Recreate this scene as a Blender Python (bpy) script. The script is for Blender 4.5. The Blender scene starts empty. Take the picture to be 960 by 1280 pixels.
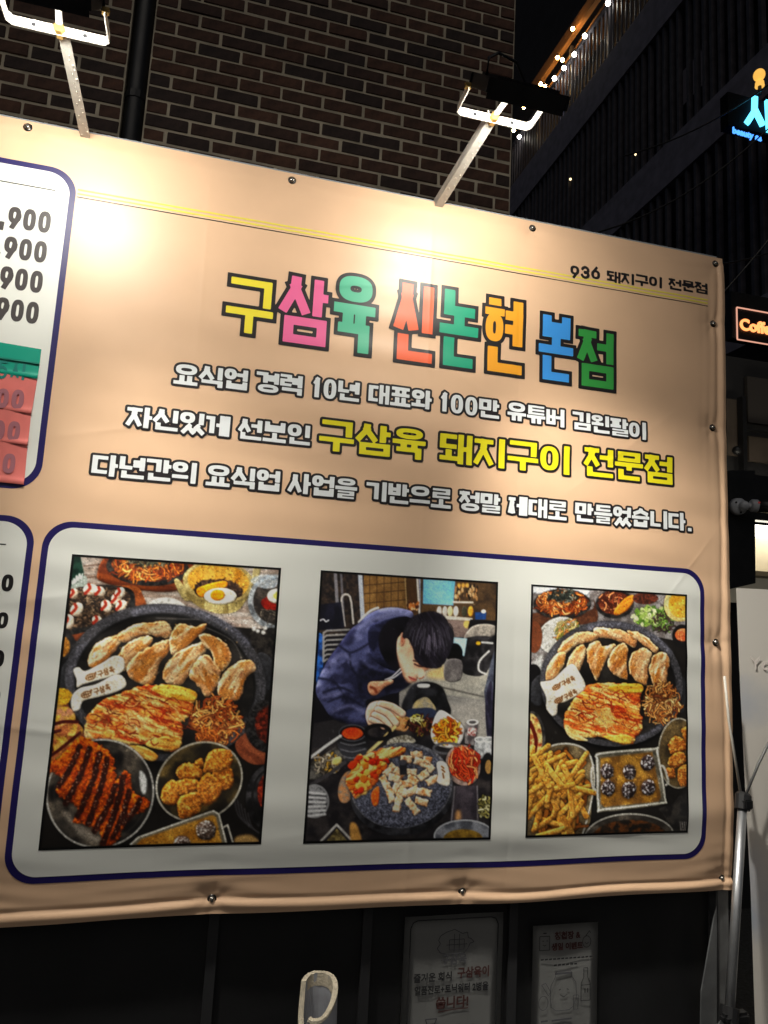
import bpy, bmesh, math, random
import numpy as np
from mathutils import Vector, Matrix
rad = math.radians
SC = bpy.context.scene
COL = SC.collection
# ---------------------------------------------------------------- camera (24 mm phone lens, 1.6 m above the ground, 2.1 m from the banner)
D = 2.1; EYE = 1.6; FPX = 889.0
YAW, PITCH, ROLL = rad(13.9), rad(8.25), rad(2.99)
FW = Vector((math.sin(YAW)*math.cos(PITCH), math.cos(YAW)*math.cos(PITCH), math.sin(PITCH)))
_r = FW.cross(Vector((0, 0, 1))).normalized(); _u = _r.cross(FW)
RT = _r*math.cos(ROLL) + _u*math.sin(ROLL); UP = -_r*math.sin(ROLL) + _u*math.cos(ROLL)
cam = bpy.data.cameras.new('camera'); camo = bpy.data.objects.new('camera', cam); COL.objects.link(camo)
M = Matrix((RT, UP, -FW)).transposed().to_4x4(); M.translation = (0, -D, EYE); camo.matrix_world = M
cam.sensor_fit = 'HORIZONTAL'; cam.sensor_width = 36; cam.lens = 36*FPX/960; cam.clip_start = .05; cam.clip_end = 3000
SC.camera = camo
# ---------------------------------------------------------------- night sky, faint ambient "sun", exposure
world = bpy.data.worlds.new('World'); SC.world = world; world.use_nodes = True
wn = world.node_tree.nodes; wl = world.node_tree.links; wn.clear()
sky = wn.new('ShaderNodeTexSky'); sky.sky_type = 'NISHITA'; sky.sun_disc = False; sky.sun_elevation = rad(38); sky.sun_rotation = rad(200)
bgn = wn.new('ShaderNodeBackground'); bgn.inputs['Strength'].default_value = .0045
wo = wn.new('ShaderNodeOutputWorld'); wl.new(sky.outputs[0], bgn.inputs[0]); wl.new(bgn.outputs[0], wo.inputs[0])
sun = bpy.data.lights.new('sun', 'SUN'); sun.energy = .22; sun.angle = rad(50); sun.color = (1, .92, .82)
suno = bpy.data.objects.new('sun', sun); COL.objects.link(suno)
suno.rotation_euler = Vector((.25, .85, -.75)).to_track_quat('-Z', 'Y').to_euler(); suno.location = (-2, -6, 9)
SC.view_settings.view_transform = 'Standard'; SC.view_settings.look = 'None'; SC.view_settings.exposure = .42; SC.view_settings.gamma = 1
SC.view_settings.use_curve_mapping = False
SC.cycles.use_denoising = True; SC.cycles.max_bounces = 6; SC.cycles.sample_clamp_indirect = 4
# ---------------------------------------------------------------- helpers
def ray(px, py):
    return FW + RT*((px-480)/FPX) + UP*(-(py-640)/FPX)
def at(px, py, y):                      # point seen at a photo pixel, on the plane y
    d = ray(px, py); t = (y + D)/d.y; return Vector((d.x*t, y, EYE + d.z*t))
def atx(px, py, x):                     # ... on the plane x
    d = ray(px, py); t = x/d.x; return Vector((x, -D + d.y*t, EYE + d.z*t))
def bp(px, py):                         # banner coordinates (x, z) of a photo pixel
    p = at(px, py, 0); return np.array((p.x, p.z))
def inframe(p, pad=30):
    v = Vector(p) - Vector((0, -D, EYE)); w = v.dot(FW)
    if w < .05: return False
    x = 480 + FPX*v.dot(RT)/w; y = 640 - FPX*v.dot(UP)/w
    return -pad < x < 960+pad and -pad < y < 1280+pad
def srgb(r, g, b):
    f = lambda c: c/255/12.92 if c <= 10 else ((c/255+.055)/1.055)**2.4
    return (f(r), f(g), f(b))
MATS = {}
def mat(name, col=(.5, .5, .5), rough=.6, metal=0, noise=0, nscale=20, col2=None, bump=0, bscale=200, emit=None, estr=0, spec=.5, coat=0, rvar=0, nthr=(.35, .65), attr=None, stretch=None):
    if name in MATS: return MATS[name]
    m = bpy.data.materials.new(name); m.use_nodes = True; nt = m.node_tree; N = nt.nodes; L = nt.links
    b = N['Principled BSDF']; b.inputs['Base Color'].default_value = (*col, 1); b.inputs['Roughness'].default_value = rough
    b.inputs['Metallic'].default_value = metal; b.inputs['Specular IOR Level'].default_value = spec; b.inputs['Coat Weight'].default_value = coat
    tc = N.new('ShaderNodeTexCoord'); vec = tc.outputs['Object']
    if stretch:
        mp = N.new('ShaderNodeMapping'); mp.inputs['Scale'].default_value = stretch; L.new(vec, mp.inputs[0]); vec = mp.outputs[0]
    if attr:
        a = N.new('ShaderNodeVertexColor'); a.layer_name = attr; L.new(a.outputs[0], b.inputs['Base Color'])
    if noise or col2:
        t = N.new('ShaderNodeTexNoise'); t.inputs['Scale'].default_value = nscale; t.inputs['Detail'].default_value = 6; L.new(vec, t.inputs['Vector'])
        r = N.new('ShaderNodeValToRGB'); r.color_ramp.elements[0].position = nthr[0]; r.color_ramp.elements[1].position = nthr[1]
        c2 = col2 or tuple(c*(1-noise) for c in col)
        r.color_ramp.elements[0].color = (*c2, 1); r.color_ramp.elements[1].color = (*col, 1)
        L.new(t.outputs['Fac'], r.inputs[0]); L.new(r.outputs[0], b.inputs['Base Color'])
        if rvar:
            mr = N.new('ShaderNodeMapRange'); mr.inputs['To Min'].default_value = rough-rvar; mr.inputs['To Max'].default_value = rough+rvar
            L.new(t.outputs['Fac'], mr.inputs[0]); L.new(mr.outputs[0], b.inputs['Roughness'])
    if bump:
        t2 = N.new('ShaderNodeTexNoise'); t2.inputs['Scale'].default_value = bscale; t2.inputs['Detail'].default_value = 4; L.new(vec, t2.inputs['Vector'])
        bu = N.new('ShaderNodeBump'); bu.inputs['Strength'].default_value = bump; bu.inputs['Distance'].default_value = .002
        L.new(t2.outputs['Fac'], bu.inputs['Height']); L.new(bu.outputs[0], b.inputs['Normal'])
    if emit:
        b.inputs['Emission Color'].default_value = (*emit, 1); b.inputs['Emission Strength'].default_value = estr
    MATS[name] = m; return m
def tag(o, label=None, cat=None, group=None, kind=None):
    if label: o['label'] = label
    if cat: o['category'] = cat
    if group: o['group'] = group
    if kind: o['kind'] = kind
    return o
def empty(name, loc=(0, 0, 0)):
    o = bpy.data.objects.new(name, None); COL.objects.link(o); o.location = loc; o.empty_display_size = .1; return o
def link(name, me, m=None, parent=None):
    o = bpy.data.objects.new(name, me); COL.objects.link(o)
    if m and not me.materials: me.materials.append(m)
    if parent:
        o.parent = parent; o.matrix_parent_inverse = Matrix.Translation(-pworld(parent))
    return o
def pworld(o):
    return o.location.copy() if o.type == 'EMPTY' else Vector((0, 0, 0))
def bm_obj(name, bm, m, parent=None, smooth=False):
    me = bpy.data.meshes.new(name); bmesh.ops.recalc_face_normals(bm, faces=bm.faces); bm.to_mesh(me); bm.free()
    if smooth:
        for p in me.polygons: p.use_smooth = True
    return link(name, me, m, parent)
def box(bm, c, s, rot=None, bev=0):
    r = bmesh.ops.create_cube(bm, size=1); vs = r['verts']
    for v in vs:
        v.co = Vector((v.co.x*s[0], v.co.y*s[1], v.co.z*s[2]))
        if rot is not None: v.co = rot @ v.co
        v.co += Vector(c)
    if bev:
        es = list({e for v in vs for e in v.link_edges}); bmesh.ops.bevel(bm, geom=es, offset=bev, segments=2, affect='EDGES')
def tube(bm, pts, r, n=10, caps=True):
    pts = [Vector(p) for p in pts]; rs = r if isinstance(r, (list, tuple)) else [r]*len(pts); rings = []
    for i, p in enumerate(pts):
        t = (pts[min(i+1, len(pts)-1)] - pts[max(i-1, 0)]).normalized()
        a = t.cross(Vector((0, 0, 1))) if abs(t.z) < .95 else t.cross(Vector((1, 0, 0))); a.normalize(); b = t.cross(a)
        rings.append([bm.verts.new(p + (a*math.cos(k*6.2832/n) + b*math.sin(k*6.2832/n))*rs[i]) for k in range(n)])
    for i in range(len(rings)-1):
        for k in range(n): bm.faces.new((rings[i][k], rings[i][(k+1) % n], rings[i+1][(k+1) % n], rings[i+1][k]))
    if caps: bm.faces.new(rings[0]); bm.faces.new(rings[-1][::-1])
def bar(bm, a, b, w, h, up=(0, 0, 1)):
    a, b = Vector(a), Vector(b); t = (b-a).normalized(); s = t.cross(Vector(up)).normalized(); u = s.cross(t)
    box(bm, (a+b)/2, ((b-a).length, w, h), Matrix((t, s, u)).transposed())
def prism(bm, pts, thick):              # planar polygon (3-D points) extruded along its normal
    vs = [bm.verts.new(p) for p in pts]; f = bm.faces.new(vs); f.normal_update(); n = f.normal.copy()
    r = bmesh.ops.extrude_face_region(bm, geom=[f])
    for v in [g for g in r['geom'] if isinstance(g, bmesh.types.BMVert)]: v.co += n*thick
def simple(name, parent, m, *boxes, bev=0):
    bm = bmesh.new()
    for c, s in boxes: box(bm, c, s, bev=bev)
    return bm_obj(name, bm, m, parent)
def font_mesh(text, size=1, offset=0, extrude=0, align='CENTER', cw=1.0):
    c = bpy.data.curves.new('t', 'FONT'); c.body = text; c.size = size; c.offset = offset; c.extrude = extrude; c.align_x = align; c.align_y = 'CENTER'; c.space_character = cw; c.resolution_u = 4
    o = bpy.data.objects.new('t', c); COL.objects.link(o); bpy.context.view_layer.update()
    me = bpy.data.meshes.new_from_object(o.evaluated_get(bpy.context.evaluated_depsgraph_get()))
    bpy.data.objects.remove(o); bpy.data.curves.remove(c); return me
# ---------------------------------------------------------------- printed pictures (ink colours per point of the print)
def _hash(ix, iy, seed):
    h = (ix.astype(np.int64) * 374761393 + iy.astype(np.int64) * 668265263 + seed * 974634777) & 0x7fffffff
    h = ((h ^ (h >> 13)) * 1274126177) & 0x7fffffff
    return ((h ^ (h >> 16)) & 0xffff) / 65535.0
def vnoise(x, y, seed=0):
    ix = np.floor(x); iy = np.floor(y); fx = x - ix; fy = y - iy
    fx = fx * fx * (3 - 2 * fx); fy = fy * fy * (3 - 2 * fy)
    a = _hash(ix, iy, seed); b = _hash(ix + 1, iy, seed); c = _hash(ix, iy + 1, seed); d = _hash(ix + 1, iy + 1, seed)
    return (a * (1 - fx) + b * fx) * (1 - fy) + (c * (1 - fx) + d * fx) * fy
def fbm(x, y, seed=0, o=3):
    s = 0; a = .5; t = 0
    for k in range(o):
        s = s + a * vnoise(x * 2**k, y * 2**k, seed + k * 17); t += a; a *= .55
    return s / t
def sstep(a, b, x):
    t = np.clip((x - a) / (b - a), 0, 1); return t * t * (3 - 2 * t)
def homog(src, dst):
    A = []
    for (x, y), (u, v) in zip(src, dst):
        A.append([x, y, 1, 0, 0, 0, -u * x, -u * y, -u]); A.append([0, 0, 0, x, y, 1, -v * x, -v * y, -v])
    return np.linalg.svd(np.array(A, float))[2][-1].reshape(3, 3)
def catmull(p, n=5, closed=True):
    p = np.array(p, float); N = len(p); out = []
    for i in range(N if closed else N - 1):
        if closed: a, b, c, d = p[i-1], p[i], p[(i+1) % N], p[(i+2) % N]
        else: a, b, c, d = p[max(i-1, 0)], p[i], p[i+1], p[min(i+2, N-1)]
        for k in range(n):
            t = k / n
            out.append(.5 * (2*b + (c-a)*t + (2*a-5*b+4*c-d)*t*t + (3*b-a-3*c+d)*t**3))
    if not closed: out.append(p[-1])
    return np.array(out)
def sd_poly(x, y, p):
    d = np.full(x.shape, 1e9); s = np.zeros(x.shape, bool); n = len(p)
    for i in range(n):
        ax, ay = p[i]; bx, by = p[(i+1) % n]; ex, ey = bx-ax, by-ay; wx, wy = x-ax, y-ay
        t = np.clip((wx*ex+wy*ey) / (ex*ex+ey*ey+1e-9), 0, 1)
        d = np.minimum(d, (wx-ex*t)**2 + (wy-ey*t)**2)
        if abs(ey) > 1e-9:
            s ^= ((ay > y) != (by > y)) & (x < ex * (y-ay) / ey + ax)
    d = np.sqrt(d); return np.where(s, -d, d)
def sd_line(x, y, p):
    d = np.full(x.shape, 1e9)
    for i in range(len(p) - 1):
        ax, ay = p[i]; ex, ey = p[i+1][0]-ax, p[i+1][1]-ay; wx, wy = x-ax, y-ay
        t = np.clip((wx*ex+wy*ey) / (ex*ex+ey*ey+1e-9), 0, 1)
        d = np.minimum(d, (wx-ex*t)**2 + (wy-ey*t)**2)
    return np.sqrt(d)
class Canvas:
    def __init__(s, quad, W=300, H=400, ss=2, bg=(30, 28, 28)):
        s.W, s.H, s.ss = W, H, ss; w, h = W*ss, H*ss
        M = homog([(0, 0), (1, 0), (1, 1), (0, 1)], quad)
        X, Y = np.meshgrid((np.arange(w)+.5)/w, (np.arange(h)+.5)/h)
        q = M[2, 0]*X + M[2, 1]*Y + M[2, 2]
        s.x = (M[0, 0]*X + M[0, 1]*Y + M[0, 2]) / q; s.y = (M[1, 0]*X + M[1, 1]*Y + M[1, 2]) / q
        s.img = np.zeros((h, w, 3)) + np.array(bg, float); s.rng = random.Random(5); s.seed = 1
    def win(s, x0, y0, x1, y1):
        m = (s.x > x0) & (s.x < x1) & (s.y > y0) & (s.y < y1)
        r = np.where(m.any(1))[0]; c = np.where(m.any(0))[0]
        if len(r) < 2 or len(c) < 2: return None
        return slice(r[0], r[-1]+1), slice(c[0], c[-1]+1)
    def put(s, w, d, col, col2=None, ns=30, st=(0, 1), thr=(.3, .7), soft=1.6, bev=0, bs=.5, L=(-.5, -.8), shadow=0, sh=.20, grain=.12, alpha=1, seed=None):
        s.seed += 7; sd = s.seed if seed is None else seed
        x, y = s.x[w], s.y[w]; I = s.img[w]
        if shadow:
            a = (1 - sstep(0, shadow, d)) * sh; I *= (1 - a)[..., None]
        a = (1 - sstep(-soft, soft, d)) * alpha
        c = np.zeros(x.shape + (3,)) + np.array(col, float)
        ca, sa = math.cos(st[0]), math.sin(st[0]); u = (x*ca + y*sa) / (ns*st[1]); v = (-x*sa + y*ca) / ns
        if col2 is not None:
            cols = col2 if isinstance(col2, list) else [col2]
            for k, cc in enumerate(cols):
                f = sstep(thr[0], thr[1], fbm(u + 31*k, v - 17*k, sd + 3*k))[..., None]
                c = c*(1-f) + np.array(cc, float)*f
        if grain: c *= (1 + grain*2*(fbm(x/5., y/5., sd+9, 2) - .5))[..., None]
        if bev:
            h = np.clip(-d/bev, 0, 1); h = np.sqrt(np.maximum(0, 1-(1-h)**2))
            gy, gx = np.gradient(h*bev); k = 3.3/ s.ss*1.6
            c *= np.clip(1 + bs*(-(gx*-L[0]+gy*-L[1])*-1)*.5, .55, 1.6)[..., None]
        s.img[w] = I*(1-a[..., None]) + c*a[..., None]
    def warp(s, w, wob, wobs):
        x, y = s.x[w], s.y[w]
        if wob:
            s.seed += 3
            x, y = x + wob*2*(fbm(x/wobs, y/wobs, s.seed)-.5), y + wob*2*(fbm(x/wobs+9, y/wobs+5, s.seed+5)-.5)
        return x, y
    def poly(s, p, col, col2=None, sm=True, wob=0, wobs=15, **k):
        q = catmull(p) if sm else np.array(p, float); pad = wob + k.get('shadow', 0) + 6
        w = s.win(q[:, 0].min()-pad, q[:, 1].min()-pad, q[:, 0].max()+pad, q[:, 1].max()+pad)
        if w is None: return
        s.put(w, sd_poly(*s.warp(w, wob, wobs), q), col, col2, **k)
    def ell(s, cx, cy, rx, ry, col, col2=None, rot=0, wob=0, wobs=15, ring=0, **k):
        R = max(rx, ry) + wob + k.get('shadow', 0) + ring + 6
        w = s.win(cx-R, cy-R, cx+R, cy+R)
        if w is None: return
        x, y = s.warp(w, wob, wobs); a = math.radians(rot); X, Y = x-cx, y-cy
        X, Y = X*math.cos(a)+Y*math.sin(a), -X*math.sin(a)+Y*math.cos(a)
        r = np.sqrt((X/rx)**2 + (Y/ry)**2); g = np.sqrt((X/rx**2)**2+(Y/ry**2)**2) + 1e-9
        d = r*(r-1)/g
        if ring: d = np.abs(d) - ring
        s.put(w, d, col, col2, **k)
    def line(s, p, wd, col, col2=None, sm=True, wob=0, wobs=15, **k):
        q = catmull(p, 4, False) if sm and len(p) > 2 else np.array(p, float); pad = wd + wob + k.get('shadow', 0) + 6
        w = s.win(q[:, 0].min()-pad, q[:, 1].min()-pad, q[:, 0].max()+pad, q[:, 1].max()+pad)
        if w is None: return
        s.put(w, sd_line(*s.warp(w, wob, wobs), q) - wd, col, col2, **k)
    def strands(s, cx, cy, rx, ry, n, ln, wd, cols, rot=None, curl=.5, **k):
        wd *= .68
        for i in range(int(n*1.35)):
            a = s.rng.uniform(0, 6.283); r = math.sqrt(s.rng.random())
            x, y = cx + rx*r*math.cos(a), cy + ry*r*math.sin(a)
            t = s.rng.uniform(0, 3.14) if rot is None else math.radians(rot) + s.rng.gauss(0, .35)
            l = ln*s.rng.uniform(.5, 1.2); cu = s.rng.uniform(-curl, curl)*l
            p = [(x-math.cos(t)*l/2, y-math.sin(t)*l/2), (x-math.sin(t)*cu, y+math.cos(t)*cu), (x+math.cos(t)*l/2, y+math.sin(t)*l/2)]
            c = s.rng.choice(cols); f = s.rng.uniform(.75, 1.2)
            s.line(p, wd*s.rng.uniform(.7, 1.3), [min(255, v*f) for v in c], grain=0, shadow=wd*1.2, sh=.45, **k)
    def blobs(s, cx, cy, rx, ry, n, r0, cols, **k):
        for i in range(n):
            a = s.rng.uniform(0, 6.283); r = math.sqrt(s.rng.random())
            s.ell(cx+rx*r*math.cos(a), cy+ry*r*math.sin(a), r0*s.rng.uniform(.5, 1.2), r0*s.rng.uniform(.4, .9), s.rng.choice(cols), rot=s.rng.uniform(0, 180), **k)
    def out(s, gain=1.0, border=.012, spark=1.0):
        im = s.img * (.86 + .3*fbm(s.x/170., s.y/170., 77, 2))[..., None] * (.93 + .14*fbm(s.x/7., s.y/7., 99, 2))[..., None]
        g = fbm(s.x/16., s.y/16., 55, 3); im = im + (sstep(.78, .9, g)*26)[..., None]*(im.mean(2) > 26)[..., None]
        n1 = fbm(s.x/4.2, s.y/4.2, 131, 2); n2 = fbm(s.x/5.5, s.y/5.5, 177, 2); lum = im.mean(2)
        im = im*(1+.75*spark*sstep(.70, .82, n1)*sstep(55, 110, lum))[..., None]*(1-.4*spark*sstep(.68, .82, n2)*sstep(40, 90, lum)*(lum < 215))[..., None]
        k = np.array([1, 2, 3, 2, 1.])/9
        for ax in (0, 1): im = sum(w_*np.roll(im, i-2, ax) for i, w_ in enumerate(k))
        rg = np.random.RandomState(3); im = im*(1+.07*rg.standard_normal(im.shape[:2]))[..., None]
        im = np.clip(im*gain, 0, 255)/255.; im = im*.55 + .45*(im*im*(3-2*im))
        h, w = s.H, s.W; im = im.reshape(h, s.ss, w, s.ss, 3).mean((1, 3))
        X, Y = np.meshgrid((np.arange(w)+.5)/w, (np.arange(h)+.5)/h)
        e = np.minimum(np.minimum(X, 1-X), np.minimum(Y, 1-Y)*1.35); im *= sstep(border, border+.004, e)[..., None]
        im = np.clip(im, .03, .97)
        return np.where(im <= .04045, im/12.92, ((im+.055)/1.055)**2.4)
MEAT = (200, 160, 116); SEAR = (150, 92, 44); FAT = (218, 188, 146)
def meat(c, p, ang=0, sear=.5):
    c.poly(p, MEAT, [FAT, (182, 130, 88)], wob=6, wobs=18, ns=16, st=(ang, 3.2), bev=22, bs=.6, shadow=11, grain=.16)
    q = catmull(p); pad = 10
    w = c.win(q[:, 0].min()-pad, q[:, 1].min()-pad, q[:, 0].max()+pad, q[:, 1].max()+pad)
    if w is None: return
    x, y = c.x[w], c.y[w]; d = sd_poly(x, y, q)
    ca, sa = math.cos(ang), math.sin(ang)
    f = fbm((x*ca+y*sa)/45, (-x*sa+y*ca)/17, c.seed+3)
    a = (sstep(.56-.24*sear, .78-.2*sear, f) * (1-sstep(-9, -2, d)))[..., None]*.75
    c.img[w] = c.img[w]*(1-a) + np.array((150, 88, 30.))*a
    g = fbm((x*ca+y*sa)/60, (-x*sa+y*ca)/6, c.seed+11)
    a = (sstep(.66, .74, g) * (1-sstep(-6, -1, d)))[..., None]*.5
    c.img[w] = c.img[w]*(1-a) + np.array((120, 72, 50.))*a
def kimchi(c, p, ang):
    c.poly(p, (196, 96, 44), [(222, 150, 66), (150, 52, 22), (224, 186, 112)], wob=9, wobs=22, ns=9, st=(ang, 7), thr=(.45, .7), bev=20, bs=.5, shadow=12, grain=.25)
def tag_wood(c, p, marks, f):
    c.poly(p, (226, 218, 200), (210, 198, 176), ns=40, bev=9, bs=.3, shadow=8, grain=.04)
    for m in marks: c.line(m, f, (104, 66, 34), sm=False, grain=0)
def pigmark(x, y, s, a):
    ca, sa = math.cos(a)*s, math.sin(a)*s
    T = lambda px, py: (x + px*ca - py*sa, y + px*sa + py*ca)
    body = [T(20+20*math.cos(t), 12*math.sin(t)) for t in np.linspace(0, 6.28, 13)]
    M = [body, [T(12, -9), T(12, 9)], [T(20, -11), T(20, 11)], [T(28, -9), T(28, 9)], [T(4, 0), T(36, 0)], [T(36, -8), T(46, -12), T(42, -4)]]
    def syl(ox, st): return [[T(ox+px, py) for px, py in q] for q in st]
    M += syl(54, [[(0, -10), (14, -10), (13, 0)], [(-2, 2), (17, 2)], [(7, 2), (7, 12)]])
    M += syl(76, [[(6, -12), (0, 0)], [(5, -6), (10, 0)], [(14, -12), (14, 1)], [(14, -6), (18, -6)], [(2, 4), (14, 4), (14, 12), (2, 12), (2, 4)]])
    M += syl(100, [[(7, -12), (2, -8), (7, -3), (13, -8), (7, -12)], [(-1, 1), (17, 1)], [(4, 1), (4, 5)], [(11, 1), (11, 5)], [(2, 6), (13, 6), (13, 13)]])
    return M
def griddle(c, cx, cy, rx, ry, rot, hl, hr):
    for h in (hl, hr): c.poly(h, (44, 44, 46), (58, 58, 62), ns=9, bev=14, bs=.4, shadow=12)
    c.ell(cx, cy+14, rx, ry, (14, 13, 13), rot=rot, shadow=26)
    c.ell(cx, cy, rx, ry, (54, 53, 55), (72, 71, 75), rot=rot, ns=5, grain=.35)
    c.ell(cx, cy+4, rx*.90, ry*.885, (14, 13, 13), rot=rot, soft=7)
    c.ell(cx, cy+9, rx*.885, ry*.865, (27, 25, 24), (48, 45, 42), rot=rot, ns=70, thr=(.4, .8), soft=7, grain=.2)
    w = c.win(cx-rx, cy-ry, cx+rx, cy+ry)
    for a0, a1, al in ((250, 330, .5), (170, 215, .25), (20, 70, .35)):
        pts = [(cx+rx*.95*math.cos(math.radians(t))*1, cy+ry*.945*math.sin(math.radians(t))) for t in range(a0, a1, 6)]
        c.line(pts, rx*.035, (128, 128, 142), (80, 80, 90), ns=5, alpha=al, soft=10, grain=.5)
def bowl(c, cx, cy, rx, ry, inner, inner2=None, rim=(150, 148, 140), rot=0, t=5, ns=12):
    c.ell(cx, cy, rx, ry, (60, 57, 52), (120, 114, 100), rot=rot, ns=50, shadow=16, grain=.1)
    c.ell(cx, cy, rx-2, ry-2, rim, rot=rot, ring=t*.6, soft=2.5, grain=.1)
    c.ell(cx, cy+3, rx-t*3, ry-t*3, inner, inner2, rot=rot, ns=ns, soft=6)
def picture_grill_platter():
    c = Canvas([(100, 8), (957, 67), (884, 1200), (-8, 1218)], bg=(30, 27, 25))
    # table
    c.poly([(60, -20), (980, 40), (980, 330), (600, 300), (300, 260), (60, 300)], (168, 158, 150), (140, 122, 110), sm=False, ns=14, st=(.1, 8))
    c.poly([(0, 640), (130, 650), (200, 900), (0, 980)], (126, 72, 48), (160, 120, 60), ns=30)
    for q in ([(150, 60), (230, 52)], [(150, 110), (240, 100)]): c.line(q, 2.5, (100, 78, 66))
    # bottle
    c.poly([(100, 5), (132, 5), (150, 80), (158, 150), (60, 170)], (18, 44, 36), (40, 72, 60), sm=False, ns=20)
    c.poly([(115, 120), (160, 100), (160, 150), (100, 160)], (148, 158, 150), ns=20)
    c.line([(92, 136), (100, 118), (106, 134), (112, 112), (118, 128), (122, 100), (128, 118), (134, 92), (140, 110), (146, 92)], 3, (222, 226, 220), grain=0)
    # top wood tray, hot plate, noodles
    c.poly([(206, 92), (238, 22), (330, 10), (580, 30), (574, 120), (520, 165), (380, 160), (230, 128)], (126, 66, 34), (96, 48, 26), ns=20, st=(.1, 5), bev=12, shadow=14)
    c.ell(410, 66, 168, 76, (24, 22, 22), (60, 58, 56), rot=4, ns=8, shadow=4)
    c.ell(412, 58, 150, 62, (150, 78, 36), (70, 40, 24), rot=4, ns=10)
    c.strands(412, 62, 140, 58, 120, 44, 4, [(214, 120, 50), (186, 84, 34), (226, 168, 96), (120, 54, 26)])
    c.strands(410, 40, 95, 22, 46, 20, 3.5, [(44, 46, 38), (80, 82, 66), (112, 110, 92)])
    # pot
    c.poly([(520, 125), (540, 118), (590, 190), (580, 206), (555, 196)], (176, 158, 106), ns=12, bev=8, shadow=6)
    c.poly([(845, 60), (872, 66), (858, 130), (835, 150)], (172, 156, 108), ns=12, bev=8)
    c.poly([(560, 150), (600, 215), (690, 256), (770, 250), (812, 205), (840, 140)], (124, 108, 66), (176, 158, 104), ns=16, st=(1.57, 6), shadow=12)
    c.ell(700, 128, 146, 88, (186, 166, 112), (150, 130, 82), rot=6, ns=40, bev=8, bs=.3)
    c.ell(700, 124, 126, 74, (176, 116, 34), (206, 152, 66), rot=6, ns=30, st=(1.57, 3), soft=4)
    c.ell(700, 160, 100, 46, (52, 36, 28), (96, 74, 58), rot=6, ns=6, wob=8)
    c.strands(700, 158, 92, 38, 40, 30, 3, [(60, 42, 34), (104, 82, 66), (36, 26, 22)])
    c.poly([(616, 152), (720, 122), (735, 145), (690, 165), (630, 190)], (232, 146, 34), (214, 120, 20), ns=10, st=(-.3, 5), bev=8, shadow=5)
    c.ell(708, 186, 66, 34, (240, 234, 216), (222, 210, 186), ns=22, bev=12, bs=.35, shadow=6)
    c.ell(697, 181, 29, 23, (236, 140, 20), (224, 116, 16), ns=20, bev=10, shadow=2, sh=.3)
    # glass bowl, right
    c.ell(925, 208, 104, 112, (96, 100, 104), (166, 172, 176), ns=26, shadow=14)
    c.ell(930, 205, 88, 96, (48, 44, 42), (84, 76, 70), ns=14)
    c.strands(930, 260, 60, 40, 40, 30, 2.5, [(50, 44, 40), (104, 96, 86)])
    c.poly([(880, 200), (930, 180), (965, 200), (960, 236), (890, 238)], (150, 40, 26), (110, 24, 18), ns=9, wob=6)
    c.ell(936, 186, 36, 30, (238, 230, 206), bev=12, shadow=5); c.ell(944, 184, 20, 17, (226, 190, 90))
    c.poly([(830, 120), (880, 96), (940, 110), (930, 150), (870, 150)], (168, 190, 214), (210, 216, 220), ns=18, alpha=.6)
    # dark clutter right under bowl
    c.poly([(840, 330), (960, 330), (940, 470), (880, 480), (830, 400)], (26, 24, 24), (58, 54, 50), ns=14)
    for q in ((862, 330), (884, 336), (892, 318), (846, 322)): c.ell(*q, 8, 8, (196, 194, 188), soft=4)
    # left tray with octopus balls
    c.poly([(70, 350), (90, 170), (340, 140), (392, 180), (404, 246), (330, 300), (160, 362)], (136, 76, 40), (104, 56, 30), ns=18, st=(-.3, 5), shadow=10)
    c.poly([(70, 335), (60, 190), (180, 140), (330, 150), (362, 200), (340, 262), (200, 322)], (20, 19, 19), (52, 50, 48), ns=7)
    c.poly([(78, 310), (90, 170), (200, 145), (320, 160), (336, 220), (280, 280), (160, 312)], (70, 54, 42), [(130, 106, 84), (30, 24, 22)], ns=7, wob=9)
    c.strands(200, 230, 120, 70, 90, 22, 3, [(72, 58, 46), (120, 98, 78), (40, 32, 28), (150, 128, 104)])
    for x, y, r in ((180, 158, 30), (218, 165, 24), (126, 240, 30), (92, 290, 30), (246, 226, 26), (286, 196, 26), (306, 226, 26), (300, 172, 24), (210, 285, 22), (112, 175, 22)):
        c.ell(x, y, r, r*.8, (232, 200, 172), (240, 222, 196), ns=14, bev=16, bs=.6, shadow=6, rot=x)
        c.line([(x-r*.7, y+r*.5), (x-r*.1, y-r*.2), (x-r*.25, y-r*.7)], 6.5, (150, 46, 30), grain=.2)
    # dark side bowls, left
    c.ell(66, 400, 62, 74, (30, 29, 30), (60, 58, 58), ns=30, shadow=8); c.ell(66, 392, 36, 44, (120, 76, 30), (176, 124, 56), ns=9)
    for k in range(4): c.line([(128+k*10, 372), (140+k*12, 420), (128+k*8, 462)], 2.4, (70, 68, 70))
    # plate edge behind
    c.ell(486, 300, 110, 110, (206, 204, 198), ns=30)
    griddle(c, 490, 540, 408, 322, 8, [(116, 436), (76, 470), (58, 520), (66, 570), (110, 590), (150, 560)], [(860, 430), (915, 440), (925, 500), (918, 560), (880, 600)])
    for q in ([(640, 310), (760, 372), (806, 470)], [(450, 276), (620, 282)]): c.line(q, 3, (104, 100, 98), alpha=.6)
    c.blobs(560, 400, 260, 110, 40, 5, [(120, 110, 96), (150, 120, 70), (90, 84, 78)])
    # pork belly
    meat(c, [(178, 440), (200, 392), (250, 356), (310, 348), (304, 384), (270, 430), (215, 480), (180, 476)], -.7, .35)
    meat(c, [(292, 348), (352, 306), (440, 292), (492, 296), (516, 344), (480, 356), (400, 346), (320, 378)], -.2, .25)
    meat(c, [(300, 420), (340, 376), (398, 352), (432, 358), (424, 392), (372, 440), (322, 494), (290, 470)], -.7, .3)
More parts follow.
